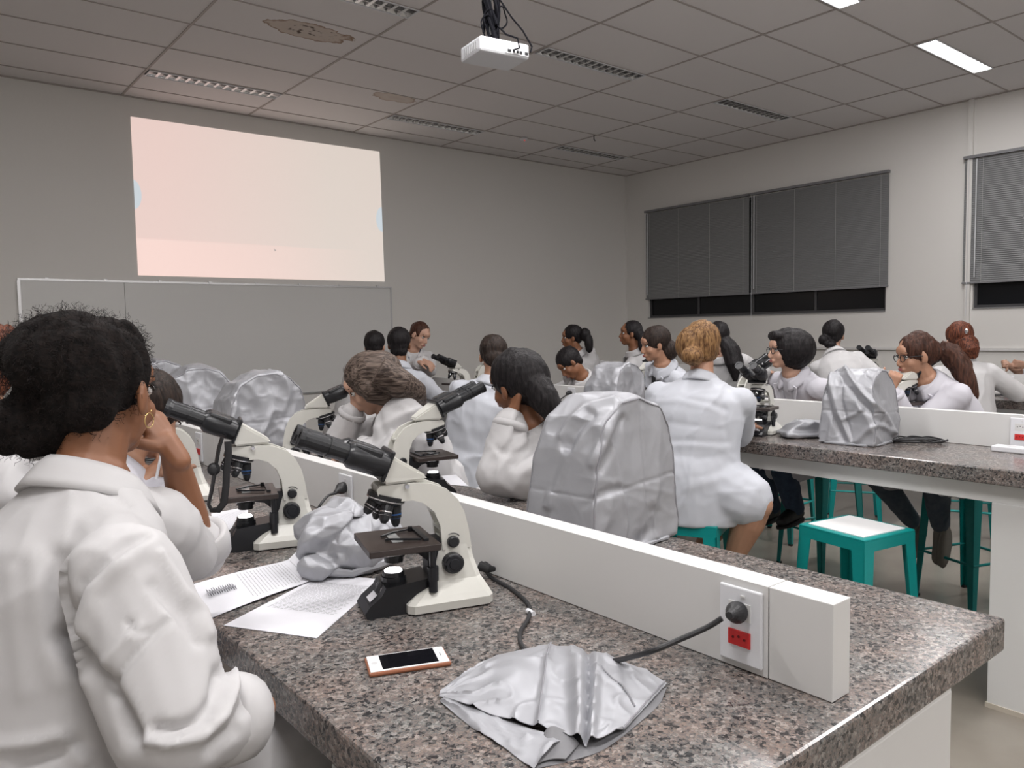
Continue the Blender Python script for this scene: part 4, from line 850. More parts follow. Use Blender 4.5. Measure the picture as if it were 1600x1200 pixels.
# left side of the middle bench
person('person in pale blue-white coat with dark pinned hair, back turned, seated beyond the ponytailed woman', at(736, 722, 4.62), 40, at(771, 556, 4.62), (55, -10, 0),
    L=((3.25, 4.1, 1.06), (3.5, 4.0, 1.05), (1, 0, 0), (0, 0, -1), 25), R=((3.22, 3.62, 1.06), (3.46, 3.75, 1.05), (1, 0, 0), (0, 0, -1), 25),
    skin='tan', haircol='dark', coat=1, seed=17, w=1.15, fold=.02, hair=[('cap', 1.02), ('e', (0, -.095, -.02), (.05, .03, .045))])
person('person with blond-brown hair in a low bun, wide white coat and bare legs', at(1078, 752, 3.62), 22, at(1097, 543, 3.72), (38, -4, 0),
    L=((3.22, 2.75, 1.08), (3.45, 2.65, 1.06), (1, -.2, 0), (0, 0, -1), 25), R=(at(1140, 690, 3.6), (3.46, 2.36, 1.06), (1, .2, 0), (0, 0, -1), 25),
    skin='tan', haircol='blond', coat=1, creases=P6C, seed=20, w=1.24, sr=.066, fold=.010, vox=.0065, coatlen=.72, slouch=.02, cvox=.009,
    legs={'bare': True, 'k1': at(1180, 788, 3.45), 'a1': at(1143, 880, 3.55), 'k-1': at(1150, 770, 3.75), 'a-1': at(1090, 870, 3.8)},
    hair=[('cap', 1.06), ('ew', at(1090, 540, 3.70), (.105, .10, .10)), ('ew', at(1082, 556, 3.60), (.052, .05, .045))])
person('person with short black hair and white coat, back turned, before the instructor', (2.9, 4.95, .79), 50, at(624, 538, 5.75), (52, -6, 0),
    L=((3.2, 5.25, 1.06), (3.45, 5.2, 1.05), (1, 0, 0), (0, 0, -1), 25), R=((3.22, 4.85, 1.08), (3.48, 4.95, 1.05), (1, 0, 0), (0, 0, -1), 25),
    skin='deep', haircol='black', coat=1, seed=23, hair=[('cap', 1.04), ('e', (0, -.05, -.05), (.066, .05, .05))], vox=.008)
person('person with short black hair partly hidden left of the dark-haired student', (2.93, 5.72, .79), 50, at(586, 541, 6.45), (45, -6, 0),
    L=((3.2, 6.0, 1.06), (3.45, 5.95, 1.05), (1, 0, 0), (0, 0, -1), 25), R=((3.22, 5.6, 1.08), (3.45, 5.7, 1.05), (1, 0, 0), (0, 0, -1), 25),
    skin='light', haircol='black', coat=0, seed=26, hair=[('cap', 1.04)], vox=.008)
# the instructor, standing at the far end of the middle bench
person('person standing with tied-back brown hair, lanyard and white coat, reaching over the far microscopes', (3.95, 6.62, .98), 250, at(656, 524, 7.1), (-75, -22, -12),
    L=(at(672, 578, 6.95), at(660, 563, 6.8), DR(.9, -.3, -.4), (0, 0, -1), 30), R=(at(640, 578, 6.95), at(656, 567, 6.75), DR(.9, -.2, -.4), (0, 0, -1), 30),
    skin='light', haircol='brown', coat=0, seed=29, hair=[('cap', 1.0)], vox=.006, lanyard=True, legs={'k1': (3.86, 6.60, .5), 'a1': (3.86, 6.68, .1), 'k-1': (4.05, 6.60, .5), 'a-1': (4.05, 6.68, .1), 'f1': (-.2, -1, 0), 'f-1': (-.2, -1, 0), 'hem': 1}, legmat=M_DENIM, shoemat=M_SHOE, slouch=0)
# far side of the middle bench
person('person with black bob and glasses facing left behind the middle bench', (4.80, 2.60, .79), 165, at(1226, 546, 4.8), (148, -2, 0),
    L=((4.66, 2.35, 1.08), (4.48, 2.5, 1.05), (-1, .3, 0), (0, 0, -1), 25), R=((4.68, 2.95, 1.08), (4.46, 2.85, 1.05), (-1, 0, 0), (0, 0, -1), 25),
    skin='light', haircol='black', coat=2, seed=32, glasses=True, legmat=M_DENIM, shoemat=M_SHOE, sr=.064,
    legs={'k1': at(1190, 735, 5.0), 'a1': at(1207, 795, 5.05), 'k-1': at(1225, 738, 4.7), 'a-1': at(1243, 797, 4.75), 'f1': (-1, .1, -.1), 'f-1': (-1, .1, -.1)},
    hair=[('cap', 1.1), ('ew', at(1243, 545, 4.78), (.115, .12, .125)), ('e', (.0, -.055, -.07), (.09, .075, .07)), ('e', (0, .05, .085), (.07, .045, .035))])
person('person with glasses and long curly brown ponytail, chin on fist, behind the middle bench', (4.76, 1.70, .79), 160, at(1430, 555, 4.25), (144, -8, 0),
    L=(at(1386, 668, 4.2), at(1392, 612, 4.15), DR(.25, .85, -.1), DR(.5, .4, .6), 62), R=((4.66, 2.02, 1.08), (4.5, 1.85, 1.05), (-1, 0, 0), (0, 0, -1), 25),
    skin='tan', haircol='brown', coat=2, seed=35, glasses=True, legmat=M_DENIM2, shoemat=M_BOOT, sr=.064, vox=.0052,
    legs={'k1': at(1372, 745, 4.5), 'a1': at(1432, 822, 4.6), 'k-1': at(1462, 755, 4.25), 'a-1': at(1470, 828, 4.35), 'f1': (.12, .3, -.9), 'f-1': (.05, .1, -1), 'len': .88, 'sock': True, 'cuffr': .05},
    hair=[('cap', 1.04), ('e', (0, -.085, .01), (.065, .055, .07)), ('tail', [at(1468, 545, 4.25), at(1485, 553, 4.25), at(1502, 575, 4.22), at(1512, 598, 4.2), at(1520, 618, 4.2), at(1522, 637, 4.2)], [.05, .062, .055, .045, .032, .01])], hdisp=.007)
person('person with dark ponytail and dark shirt under the coat, in left profile', (4.84, 3.74, .79), 165, at(1023, 538, 5.45), (150, -10, 0),
    L=((4.66, 3.5, 1.08), (4.45, 3.6, 1.05), (-1, .2, 0), (0, 0, -1), 25), R=((4.66, 4.05, 1.08), (4.45, 3.95, 1.05), (-1, 0, 0), (0, 0, -1), 25),
    skin='tan', haircol='dark', coat=1, seed=38, undershirt=mat('dark_shirt', (.015, .014, .016), .8), legmat=M_DENIM, shoemat=M_SHOE,
    hair=[('cap', 1.06), ('ew', at(1046, 546, 5.45), (.055, .06, .07)), ('tail', [at(1044, 545, 5.45), at(1052, 560, 5.43)], [.05, .02])])
person('person with black bun bowing low over the middle bench, head tilted', (4.85, 4.75, .79), 165, at(890, 568, 6.15), (160, -42, 18),
    L=((4.62, 4.5, 1.06), (4.40, 4.6, 1.05), (-1, .2, 0), (0, 0, -1), 25), R=((4.62, 5.0, 1.06), (4.42, 4.9, 1.05), (-1, 0, 0), (0, 0, -1), 25),
    skin='brown', haircol='black', coat=0, seed=41, hair=[('cap', 1.06), ('e', (0, -.07, .07), (.05, .045, .045))], vox=.008)
# window-side bench
person('person with sleek black ponytail and earring, back turned, at the window-side bench', (5.88, 5.05, .81), 100, at(985, 521, 7.35), (140, 2, 0),
    L=((5.75, 5.4, 1.08), (5.9, 5.6, 1.05), (1, 0, 0), (0, 0, -1), 25), R=((6.2, 5.2, 1.08), (6.42, 5.4, 1.06), (1, 0, 0), (0, 0, -1), 25),
    skin='brown', haircol='black', coat=0, seed=44, vox=.008, hair=[('cap', 1.0), ('ew', at(999, 523, 7.3), (.045, .05, .06)), ('ew', at(1003, 535, 7.28), (.03, .04, .09))])
person('person with high black ponytail facing left, furthest at the window-side bench', (5.95, 5.88, .81), 100, at(893, 527, 7.85), (145, -4, 0),
    L=((5.8, 6.2, 1.08), (5.95, 6.4, 1.05), (1, 0, 0), (0, 0, -1), 25), R=((6.2, 6.0, 1.08), (6.42, 6.1, 1.06), (1, 0, 0), (0, 0, -1), 25),
    skin='brown', haircol='black', coat=0, seed=47, vox=.008, w=1.1, hair=[('cap', 1.04), ('ew', at(914, 523, 7.8), (.055, .06, .07)), ('ew', at(920, 536, 7.78), (.035, .045, .10))])
person('person with very long black ponytail down the back, behind the blond woman', (5.85, 3.95, .81), 40, at(1122, 527, 6.35), (50, -4, 0),
    L=((6.15, 4.25, 1.07), (6.4, 4.2, 1.05), (1, 0, 0), (0, 0, -1), 25), R=((6.2, 3.85, 1.08), (6.42, 3.95, 1.06), (1, 0, 0), (0, 0, -1), 25),
    skin='light', haircol='black', coat=0, seed=50, vox=.008, hair=[('cap', 1.06), ('tail', [at(1128, 530, 6.3), at(1142, 548, 6.25), at(1148, 570, 6.22), at(1149, 596, 6.22)], [.06, .075, .07, .015])])
person('person with black hair in a low knot, back turned, left of the standing microscope', (5.95, 3.0, .81), 30, at(1302, 524, 6.5), (25, -6, 0),
    L=((6.2, 3.3, 1.07), (6.42, 3.25, 1.05), (1, 0, 0), (0, 0, -1), 25), R=((6.2, 2.85, 1.07), (6.42, 2.95, 1.06), (1, 0, 0), (0, 0, -1), 25),
    skin='light', haircol='black', coat=0, seed=53, vox=.008, hair=[('cap', 1.06), ('ew', at(1287, 531, 6.45), (.045, .045, .045)), ('ew', at(1297, 538, 6.42), (.05, .05, .03))])
person('person with red-brown hair and silver clip, back turned, near the right edge', (5.92, 2.20, .81), 25, at(1499, 531, 5.6), (35, -16, 0),
    L=((6.15, 2.5, 1.07), (6.40, 2.45, 1.05), (1, 0, 0), (0, 0, -1), 25), R=((6.18, 1.98, 1.07), (6.42, 2.1, 1.06), (1, 0, 0), (0, 0, -1), 25),
    skin='light', haircol='red', coat=0, seed=56, vox=.008, hair=[('cap', 1.08), ('ew', at(1515, 540, 5.5), (.06, .06, .075)), ('tail', [at(1508, 532, 5.5), at(1517, 548, 5.45), at(1521, 560, 5.45)], [.06, .06, .03])])
person('person at the right edge, only the clasped hands above the window-side divider in the frame', (7.95, 2.2, .79), 175, at(1648, 522, 6.98), (160, -4, 0),
    L=(at(1606, 590, 6.75), at(1583, 574, 6.72), DR(-.9, .1, .2), DR(.1, .3, 1), 50), R=(at(1602, 588, 6.9), at(1576, 571, 6.80), DR(-.8, .1, -.4), DR(0, .3, -1), 50),
    skin='light', haircol='brown', coat=0, seed=59, vox=.007, hair=[('cap', 1.05)], rolled={1: .2, -1: .2})

# ---------------------------------------------------------------- stools under the seated students
SEATS = ['teal stool under the nearest woman with the afro puff', 'teal stool under the student bent over notes', 'teal stool under the student at the left edge', 'teal stool under the ash-haired student', 'teal stool under the student with a black ponytail leaning on her elbow', 'teal stool under the student in the blue-white coat', 'teal stool under the blond woman with bare legs', 'teal stool under the short-haired student before the instructor', 'teal stool under the farthest student left of the middle bench', 'teal stool under the woman with the black bob and glasses', 'teal stool under the woman with the long curly ponytail', 'teal stool under the student in the dark shirt', 'teal stool under the student bowing low over the middle bench', 'teal stool under the student with sleek ponytail and earring', 'teal stool under the farthest student at the window-side bench', 'teal stool under the student with the very long ponytail', 'teal stool under the student with the low black knot', 'teal stool under the red-haired student', 'teal stool under the student at the right edge']
seat_people = [p for k, p in enumerate(PEOPLE) if k != 9]
for (x, y, yw), lb in zip(seat_people, SEATS): stool(x, y, yw, lb)
stool(4.95, 1.02, 6, 'empty teal stool showing its legs left of the white leg block')
stool(5.15, 3.2, 4, 'empty teal stool far under the middle bench between two students')

# ---------------------------------------------------------------- silver dust covers over microscopes
from mathutils.bvhtree import BVHTree
def make_cover(label, x, y, rz, L=.34, W=.23, H=.41, seed=1, amp=.016, vox=.008, group='silver dust covers over microscopes', z=BZ, lean=0, creases=None):
    r = thing('dust_cover', label, 'dust cover', (x, y, z), rad(rz), group)
    hl = L/2; out = [(-hl*1.06, .004), (-hl*1.0, H*.35), (-hl*.86, H*.66), (-hl*.62, H*.87), (-hl*.2, H*.985), (hl*.25, H*1.0), (hl*.66, H*.93), (hl*.93, H*.78), (hl*1.0, H*.6), (hl*.98, H*.3), (hl*1.03, .004)]
    m = MB(); n = len(out)
    rings = []
    for yy, sc, fl in ((-.5, .965, 0), (-.47, .99, 0), (-.2, 1, 0), (.2, 1, 0), (.47, .99, 0), (.5, .965, 0)):
        rings.append([V((px*sc+lean*pz, yy*W*(1.0-.22*(pz/H)**2)+0, max(pz*sc, .004))) for px, pz in out])
    m.loft(rings, 0, True, False)
    def d(p):
        q = warp(p, seed*7); g = 1-.6*min(1, p.z/H)
        a = ridge(q, 4.2, seed, (1.3, 1.3, .45))**3; b = ridge(q, 7.5, seed+3, (1, 1, .9))**4; c = ridge(q, 14, seed+8)**3
        v1 = facet(q, 7.5, seed, (1, 1, .6)); v2 = facet(q, 17, seed+4, (1, 1, .8))
        v = amp*(.45*a*(.5+g)-.75+1.15*v1*(.4+.9*(1-g))+.38*v2+.1*c)
        for x0 in (hl*.18,): v -= .004*math.exp(-((p.x-x0-.03*(p.z))/.004)**2)
        v -= .003*math.exp(-((p.z-H*.42-.06*p.x)/.004)**2)
        return v if p.z > .012 else v*.3
    me = remesh(m, 'fabric_shell', M_SILVER, vox, 2, None, d)
    if creases: creased(me, creases, None, Matrix.Translation((x, y, z)) @ Matrix.Rotation(rad(rz), 4, 'Z'))
    for v in me.vertices: v.co.z = max(v.co.z, .001)
    fo = put('fabric_shell', me, r)
    bm = bmesh.new(); bm.from_mesh(me); tree = BVHTree.FromBMesh(bm); bm.free()
    for s_ in (-1, 1):
        path = []; P_ = [V((px*.97+lean*pz, s_*W*.5*(1.0-.22*(pz/H)**2), max(pz*.97, .01))) for px, pz in out]
        for i in range(len(P_)-1):
            for k in range(6): path.append(P_[i].lerp(P_[i+1], k/6))
        sn = []
        for p in path:
            h_ = tree.find_nearest(p)
            if h_[0] is not None: sn.append(h_[0]+h_[1]*.001)
        part('seam', MB().sweep(sn, [.0022+.0008*(i % 2) for i in range(len(sn))], n=5), M_SEAM, fo)
    # gathered hem corner lying on the bench
    part('hem', MB().sweep([V((px*1.01, py, .006)) for px, py in [(hl*1.03*math.cos(q)*min(1.2, 1/max(abs(math.cos(q)), abs(math.sin(q)))), W*.5*math.sin(q)*min(1.2, 1/max(abs(math.cos(q)), abs(math.sin(q))))) for q in [2*PI*k/32 for k in range(33)]]], [.006+.002*math.sin(k*2.1) for k in range(33)], n=6), M_SILVER, fo)
    return r
make_cover('large silver dust cover over a microscope, right behind the near end of the white divider', 1.505, 1.47, 5, L=.36, W=.24, H=.405, seed=3, amp=.014, vox=.0055, creases=[
    (.002, 3, 0, [(1003, 640), (1004, 771), (1003, 840)]), (.0015, 4, 0, [(905, 746), (960, 753), (999, 761), (1050, 771)]),
    (.010, 8, 0, [(926, 724), (945, 690), (961, 648)]), (-.008, 7, 0, [(938, 735), (957, 700), (972, 655)]), (.012, 6, 0, [(878, 683), (895, 655), (916, 636), (960, 625)]), (-.010, 6, 0, [(886, 700), (900, 672), (925, 648)]),
    (-.010, 7, 0, [(862, 760), (876, 715), (886, 690)]), (.010, 7, 0, [(856, 790), (868, 745), (880, 710)]), (-.009, 9, 0, [(1000, 845), (1020, 825), (1022, 800)]), (.006, 8, 0, [(930, 850), (950, 810), (955, 780)]), (-.006, 6, 0, [(915, 790), (940, 770), (970, 762)])])
make_cover('silver dust cover left of the hollow-armed microscope, nearest of the three at the left', 1.42, 3.72, 0, L=.40, W=.26, H=.40, seed=6, amp=.027)
make_cover('silver dust cover in the middle of the three at the left', 1.36, 4.52, -8, L=.38, W=.25, H=.41, seed=9, amp=.027)
make_cover('silver dust cover farthest of the three, against the whiteboard', 1.36, 5.35, 5, L=.38, W=.25, H=.43, seed=12, amp=.027)
make_cover('tall silver dust cover on the middle bench in front of the divider', 3.715, 1.88, 185, L=.31, W=.27, H=.36, seed=16, amp=.013, lean=-.08, vox=.0055, creases=[
    (.016, 4, 0, [(1314, 566), (1330, 590), (1346, 612), (1366, 632), (1382, 648), (1396, 676)]), (-.012, 4, 0, [(1306, 575), (1320, 598), (1338, 622), (1360, 644), (1376, 660)]), (.012, 4, 0, [(1300, 572), (1297, 600), (1308, 640), (1331, 690)]),
    (-.012, 4, 0, [(1291, 572), (1288, 605), (1298, 645), (1318, 688)]), (-.010, 3, 0, [(1315, 595), (1314, 625), (1322, 655), (1331, 688)]), (.010, 4, 0, [(1338, 690), (1356, 672), (1374, 662), (1394, 676)]), (.008, 3, 0, [(1318, 655), (1335, 648), (1346, 640)]), (-.008, 5, 0, [(1350, 585), (1368, 605), (1380, 625)])])
make_cover('grey silver dust cover on the middle bench between the bowing student and the dark-shirted one', 3.66, 3.46, 10, L=.36, W=.26, H=.36, seed=19, amp=.027)

# ---------------------------------------------------------------- cloths lying loose
def ruled(c0, c1, nu, nv, hf, th=.0012):
    def smp(c, u):
        t = u*(len(c)-1); i = min(int(t), len(c)-2); f = t-i
        p0 = c[max(i-1, 0)]; p1 = c[i]; p2 = c[i+1]; p3 = c[min(i+2, len(c)-1)]
        return .5*((2*p1)+(p2-p0)*f+(2*p0-5*p1+4*p2-p3)*f*f+(3*p1-p0-3*p2+p3)*f**3)
    vs = []
    for i in range(nu+1):
        for j in range(nv+1):
            u, v = i/nu, j/nv; p = smp(c0, u).lerp(smp(c1, u), v); p = p+V((0, 0, hf(u, v))); vs.append(p)
    n = len(vs); fs = [(i*(nv+1)+j, (i+1)*(nv+1)+j, (i+1)*(nv+1)+j+1, i*(nv+1)+j+1) for i in range(nu) for j in range(nv)]
    vs2 = [p-V((0, 0, th)) for p in vs]; fs2 = [tuple(k+n for k in reversed(f)) for f in fs]
    bd = [(i*(nv+1), (i+1)*(nv+1)) for i in range(nu)]+[((i+1)*(nv+1)+nv, i*(nv+1)+nv) for i in range(nu)]+[(j+1, j) for j in range(nv)]+[(nu*(nv+1)+j, nu*(nv+1)+j+1) for j in range(nv)]
    return vs+vs2, fs+fs2+[(a, b, b+n, a+n) for a, b in bd]
def cloth(name, root, c0, c1, nu, nv, hf, m, z=BZ):
    o = root.location
    vs, fs = ruled([onz(a, b, z)-o for a, b in c0], [onz(a, b, z)-o for a, b in c1], nu, nv, hf)
    mb = MB(); mb.add(vs, fs, 0, True); return part(name, mb, m, root, autosm=50)
g = lambda x, c, w_: math.exp(-((x-c)/w_)**2)
fcr = onz(865, 1090, BZ)
fc = thing('dust_cover', 'flattened silver dust cover lying in folds beside the phone, at the bench front', 'dust cover', tuple(fcr), 0)
low = [(686, 1094), (760, 1126), (841, 1150), (918, 1172), (976, 1146)]; upc = [(688, 1086), (770, 1040), (868, 1019), (950, 1034), (1042, 1074)]
def hmain(u, v):
    e = min(1, min(u, 1-u, v+.15, 1.1-v)*7)
    h = .010+.012*math.sin(PI*min(1, v))*math.sin(PI*u)
    h += .006*g(u, .50-.02*v, .014)                     # sewn seam
    h += v*.0+.020*g(u, .60+.10*(1-v), .030+.02*v)*(.35+.65*math.sin(PI*v*.8+.3))*(1-v**3) # pleat 1
    h += .018*g(u, .70+.07*(1-v), .022)*(.4+.6*v)*(1-v**3)       # pleat 2
    h -= .012*g(u, .655+.085*(1-v), .016)
    h += .018*g(u, .35, .12)*v*(1-v)*3
    h += .003*noise.noise(V((u*9, v*7, 2)))+.005*ridge(V((u, v, 0)), 5, 3)**3
    return .004+h*(.25+.75*e)
cloth('top_layer', fc, low, upc, 90, 44, hmain, M_SILVER)
cloth('front_flap', fc, [(687, 1098), (740, 1140), (790, 1172), (834, 1206)], [(700, 1098), (770, 1118), (835, 1142), (895, 1158)], 40, 16, lambda u, v: .002+.015*math.sin(PI*min(1, v*1.0))*(.4+.6*u)+.003*ridge(V((u*1.2, v, 5)), 4, 1)**2, M_SILVER)
cloth('under_layer', fc, [(834, 1204), (880, 1192), (935, 1176), (1000, 1130), (1034, 1096)], [(850, 1150), (880, 1150), (930, 1140), (985, 1110), (1042, 1078)], 40, 12, lambda u, v: .001+.004*v+.001*math.sin(u*19), M_SILVER2)
cloth('lining_edge', fc, [(836, 1200), (862, 1192), (884, 1192)], [(846, 1160), (866, 1158), (905, 1168)], 14, 8, lambda u, v: .006+.016*v*math.sin(PI*u), M_SILVER2)
for uu, m_ in ((.5, M_SEAM),):
    pass
o = fc.location
def on_main(u, v):
    vs, _ = ruled([onz(a, b, BZ)-o for a, b in low], [onz(a, b, BZ)-o for a, b in upc], 4, 2, lambda a, b: 0); return vs
def surf(c0, c1, u, v, hf):
    def smp(c, u):
        t = u*(len(c)-1); i = min(int(t), len(c)-2); f = t-i; p0 = c[max(i-1, 0)]; p1 = c[i]; p2 = c[i+1]; p3 = c[min(i+2, len(c)-1)]
        return .5*((2*p1)+(p2-p0)*f+(2*p0-5*p1+4*p2-p3)*f*f+(3*p1-p0-3*p2+p3)*f**3)
    return smp(c0, u).lerp(smp(c1, u), v)+V((0, 0, hf(u, v)+.0012))
L0 = [onz(a, b, BZ)-o for a, b in low]; L1 = [onz(a, b, BZ)-o for a, b in upc]
part('seam', MB().sweep([surf(L0, L1, .50-.02*t, t, hmain) for t in [k/24 for k in range(25)]], .0018, n=5), M_SEAM, fc)
part('seam', MB().sweep([surf(L0, L1, .74+.2*t, .75-.35*t, hmain) for t in [k/24 for k in range(25)]], .0014, n=5), M_SEAM, fc)
part('seam', MB().sweep([surf(L0, L1, .985, t, hmain) for t in [k/24 for k in range(25)]], .0014, n=5), M_SEAM, fc)
# crumpled cover between the two near microscopes
cc0 = onz(548, 886, BZ)
cr = thing('dust_cover', 'crumpled silver dust cover heaped between the two nearest microscopes', 'dust cover', tuple(cc0), 0)
m = MB(); m.ell((0, 0, .045), (.10, .085, .055)).ell((-.05, .02, .06), (.06, .06, .065)).ell((.06, .05, .05), (.09, .07, .055)).ell((.0, .06, .08), (.10, .05, .055)).ell((-.075, -.02, .025), (.05, .05, .03))
def dcr(p):
    q = warp(p*1.0, 3)
    return .036*(.5*ridge(q, 9, 2, (1, 1, .4))**2-.8+1.5*facet(q, 13, 2, (1, 1, .5))+.5*facet(q, 28, 6))
me = remesh(m, 'crumpled_fabric', M_SILVER, .0055, 1, None, dcr)
for v in me.vertices: v.co.z = max(v.co.z, .001)
def facets(me, ratio):
    o = bpy.data.objects.new('tmp', me); C.collection.objects.link(o); d = o.modifiers.new('d', 'DECIMATE'); d.ratio = ratio; s2 = o.modifiers.new('s', 'SUBSURF'); s2.subdivision_type = 'SIMPLE'; s2.levels = 2; sm = o.modifiers.new('m', 'SMOOTH'); sm.factor = .5; sm.iterations = 1
    dg = bpy.context.evaluated_depsgraph_get(); out = bpy.data.meshes.new_from_object(o.evaluated_get(dg), depsgraph=dg); bpy.data.objects.remove(o); return out
me = facets(me, .07)
for p in me.polygons: p.use_smooth = True
put('crumpled_fabric', me, cr); part('hem_fold', MB().sweep([(-.10, .03, .006), (-.09, -.05, .02), (-.04, -.085, .012), (.03, -.09, .02), (.10, -.05, .01)], [.006, .012, .008, .012, .005], n=7), M_SILVER, cr)
# folded cover on the middle bench
fb = thing('dust_cover', 'flat folded silver dust cover between the microscope and the tall cover', 'dust cover', tuple(onz(1268, 682, BZ)), rad(-40))
m = MB().box((-.16, -.09, .002), (.15, .10, .03), bev=.012).prism([(-.15, .02), (.13, .02), (.10, .075), (-.06, .085)], -.05, .09)
me = remesh(m, 'folded_fabric', M_SILVER, .007, 5, None, lambda p: .008*(ridge(p, 9, 2)**2-.4)); 
for v in me.vertices: v.co.z = max(v.co.z, .001)
put('folded_fabric', me, fb)

# ---------------------------------------------------------------- phone, papers, cables, small things
pa, pb = onz(573, 1053, BZ), onz(703, 1034, BZ); dr = (pb-pa).normalized()
ph = thing('smartphone', 'white smartphone face up in a copper brown case on the granite', 'phone', tuple(onz(637, 1037, BZ)), math.atan2(dr.y, dr.x))
part('case', MB().box((-.071, -.036, 0), (.071, .036, .008), bev=.0035), M_CASE, ph)
part('glass_front', MB().box((-.068, -.033, .007), (.068, .033, .0092), bev=.0008), mat('phone_white', (.86, .86, .87), .12), ph)
part('screen', MB().box((-.047, -.0295, .0092), (.050, .0295, .0096)), M_PHONEGLASS, ph)
part('home_button', MB().cyl((-.0575, 0, .0092), (-.0575, 0, .0097), .0053, n=20), mat('ring_grey', (.55, .55, .56), .3), ph)
part('speaker_slot', MB().box((.0575, -.006, .0092), (.0587, .006, .0096)), M_DARK, ph)
def lines(root, A, B, C_, D, z, rows, cols=26, u0=.08, u1=.92, v0=.1, v1=.6, hfun=None, seed=0, th=.0022):
    rn = random.Random(seed); m = MB()
    for r in range(rows):
        v = v0+(v1-v0)*r/max(rows-1, 1); u = u0
        while u < u1-.01:
            wd = rn.uniform(.02, .07)
            if u+wd > u1: break
            def P2(uu, vv):
                p = A.lerp(B, uu).lerp(D.lerp(C_, uu), vv); zz = z+(hfun(uu, vv) if hfun else 0); return V((p.x, p.y, zz))
            m.add([P2(u, v), P2(u+wd, v), P2(u+wd, v+th/.297), P2(u, v+th/.297)], [(0, 1, 2, 3)]); u += wd+.012
    return m
def sheet(label, q, rz=0, hf=None, rows=20, group=None, txt=True, v=(.12, .62), header=None):
    q = [onz(a, b, BZ) for a, b in q]; c = sum(q, V((0, 0, 0)))/4
    t = thing('paper_sheet', label, 'paper', tuple(c), 0, group); q = [p-c for p in q]; hf = hf or (lambda u, v: .0)
    m = MB(); nu = nv = 14; vs = []
    for i in range(nu+1):
        for j in range(nv+1):
            u, vv = i/nu, j/nv; p = q[0].lerp(q[1], u).lerp(q[3].lerp(q[2], u), vv); vs.append(V((p.x, p.y, .0012+hf(u, vv))))
    n = len(vs); fs = [(i*(nv+1)+j, (i+1)*(nv+1)+j, (i+1)*(nv+1)+j+1, i*(nv+1)+j+1) for i in range(nu) for j in range(nv)]
    m.add(vs+[p-V((0, 0, .0008)) for p in vs], fs+[tuple(k+n for k in reversed(f)) for f in fs], 0, True)
    sh = part('sheet', m, M_PAPER, t, autosm=None)
    if txt: part('printed_text', lines(t, q[0], q[1], q[2], q[3], .0016, rows, v0=v[0], v1=v[1], hfun=hf, seed=len(label)), mat('print_grey', (.42, .42, .44), .8), sh, kind='stuff', autosm=None)
    return t, q, sh
# corners: header-left, header-right, bottom-right, bottom-left
t_, q_, sh_ = sheet('printed sheet lying flat beside the nearest microscope, corner over the bench edge', [(504, 898), (600, 906), (495, 998), (349, 978)], rows=26, v=(.16, .66))
part('header', MB().add([q_[0].lerp(q_[1], a).lerp(q_[3].lerp(q_[2], a), b)+V((0, 0, .0018)) for a, b in ((.06, .035), (.2, .035), (.2, .06), (.06, .06))], [(0, 1, 2, 3)]), M_INK, sh_, autosm=None)
t_, q_, sh_ = sheet('printed booklet page curled over at its end, left of the flat sheet', [(474, 872), (508, 902), (326, 968), (296, 915)], hf=lambda u, v: .030*math.exp(-(v/.10)**2)*math.exp(-((v-.07)/.12)**2)+.004*math.sin(PI*v), rows=18, v=(.14, .62))
rn = random.Random(3); sg = MB()
for k in range(46):
    a = .35+.4*k/46; b = .78; 
p0 = q_[3].lerp(q_[2], .55); pts = [q_[0].lerp(q_[1], .45+.12*math.sin(k*1.9)).lerp(q_[3].lerp(q_[2], .45+.12*math.sin(k*1.9)), .70+.22*k/40)+V((0, 0, .008)) for k in range(41)]
part('drawing', MB().sweep(pts, .0007, n=4), M_INK, sh_)
ro = MB(); A_, B_ = q_[0], q_[1]; dd = (B_-A_); pr_ = V((-dd.y, dd.x, 0)).normalized(); pr_ = pr_ if pr_.dot(q_[3]-A_) < 0 else -pr_
vs = []; nn = 10
for i in range(9):
    for k in range(nn+1):
        a = PI*k/nn; p = A_.lerp(B_, i/8)+pr_*(.018*math.sin(a))*-1*-1+V((0, 0, .019-.016*math.cos(PI-a)*1.0)); vs.append(p)
ro.add(vs+[p+V((0, 0, -.0008)) for p in vs], [(i*(nn+1)+k, (i+1)*(nn+1)+k, (i+1)*(nn+1)+k+1, i*(nn+1)+k+1) for i in range(8) for k in range(nn)], 0, True); part('curled_end', ro, M_PAPER, t_, autosm=None)
sheet('printed sheets under the elbow, beside the second microscope', [(330, 803), (388, 792), (386, 822), (338, 850)], rows=16, v=(.15, .8))
sheet('small sheet on the far side of the front divider by the blue-white coat', [(690, 744), (712, 742), (732, 760), (704, 758)], txt=False)
sheet('note sheet under the writing hand behind the afro-haired woman', [(205, 760), (262, 752), (275, 775), (215, 790)], rows=10)
pn = thing('pen', 'white pen held over the note sheet', 'pen', tuple(at(238, 742, 2.1)), 0); part('barrel', MB().cyl((0, 0, -.05), (.03, .01, .06), .004, n=8), M_PLASTIC, pn); part('tip', MB().cyl((0, 0, -.05), (-.002, -.001, -.062), .003, .0008, n=8), M_DARK, pn)
pn2 = thing('pencil', 'pencil lying on the granite near the raised elbow', 'pencil', tuple(onz(272, 786, BZ+.004)), rad(20)); part('shaft', MB().cyl((-.07, 0, 0), (.06, 0, 0), .0038, n=6), mat('pencil_wood', (.45, .27, .18), .6), pn2); part('point', MB().cyl((.06, 0, 0), (.075, 0, 0), .0038, .0006, n=6), M_DARK, pn2)

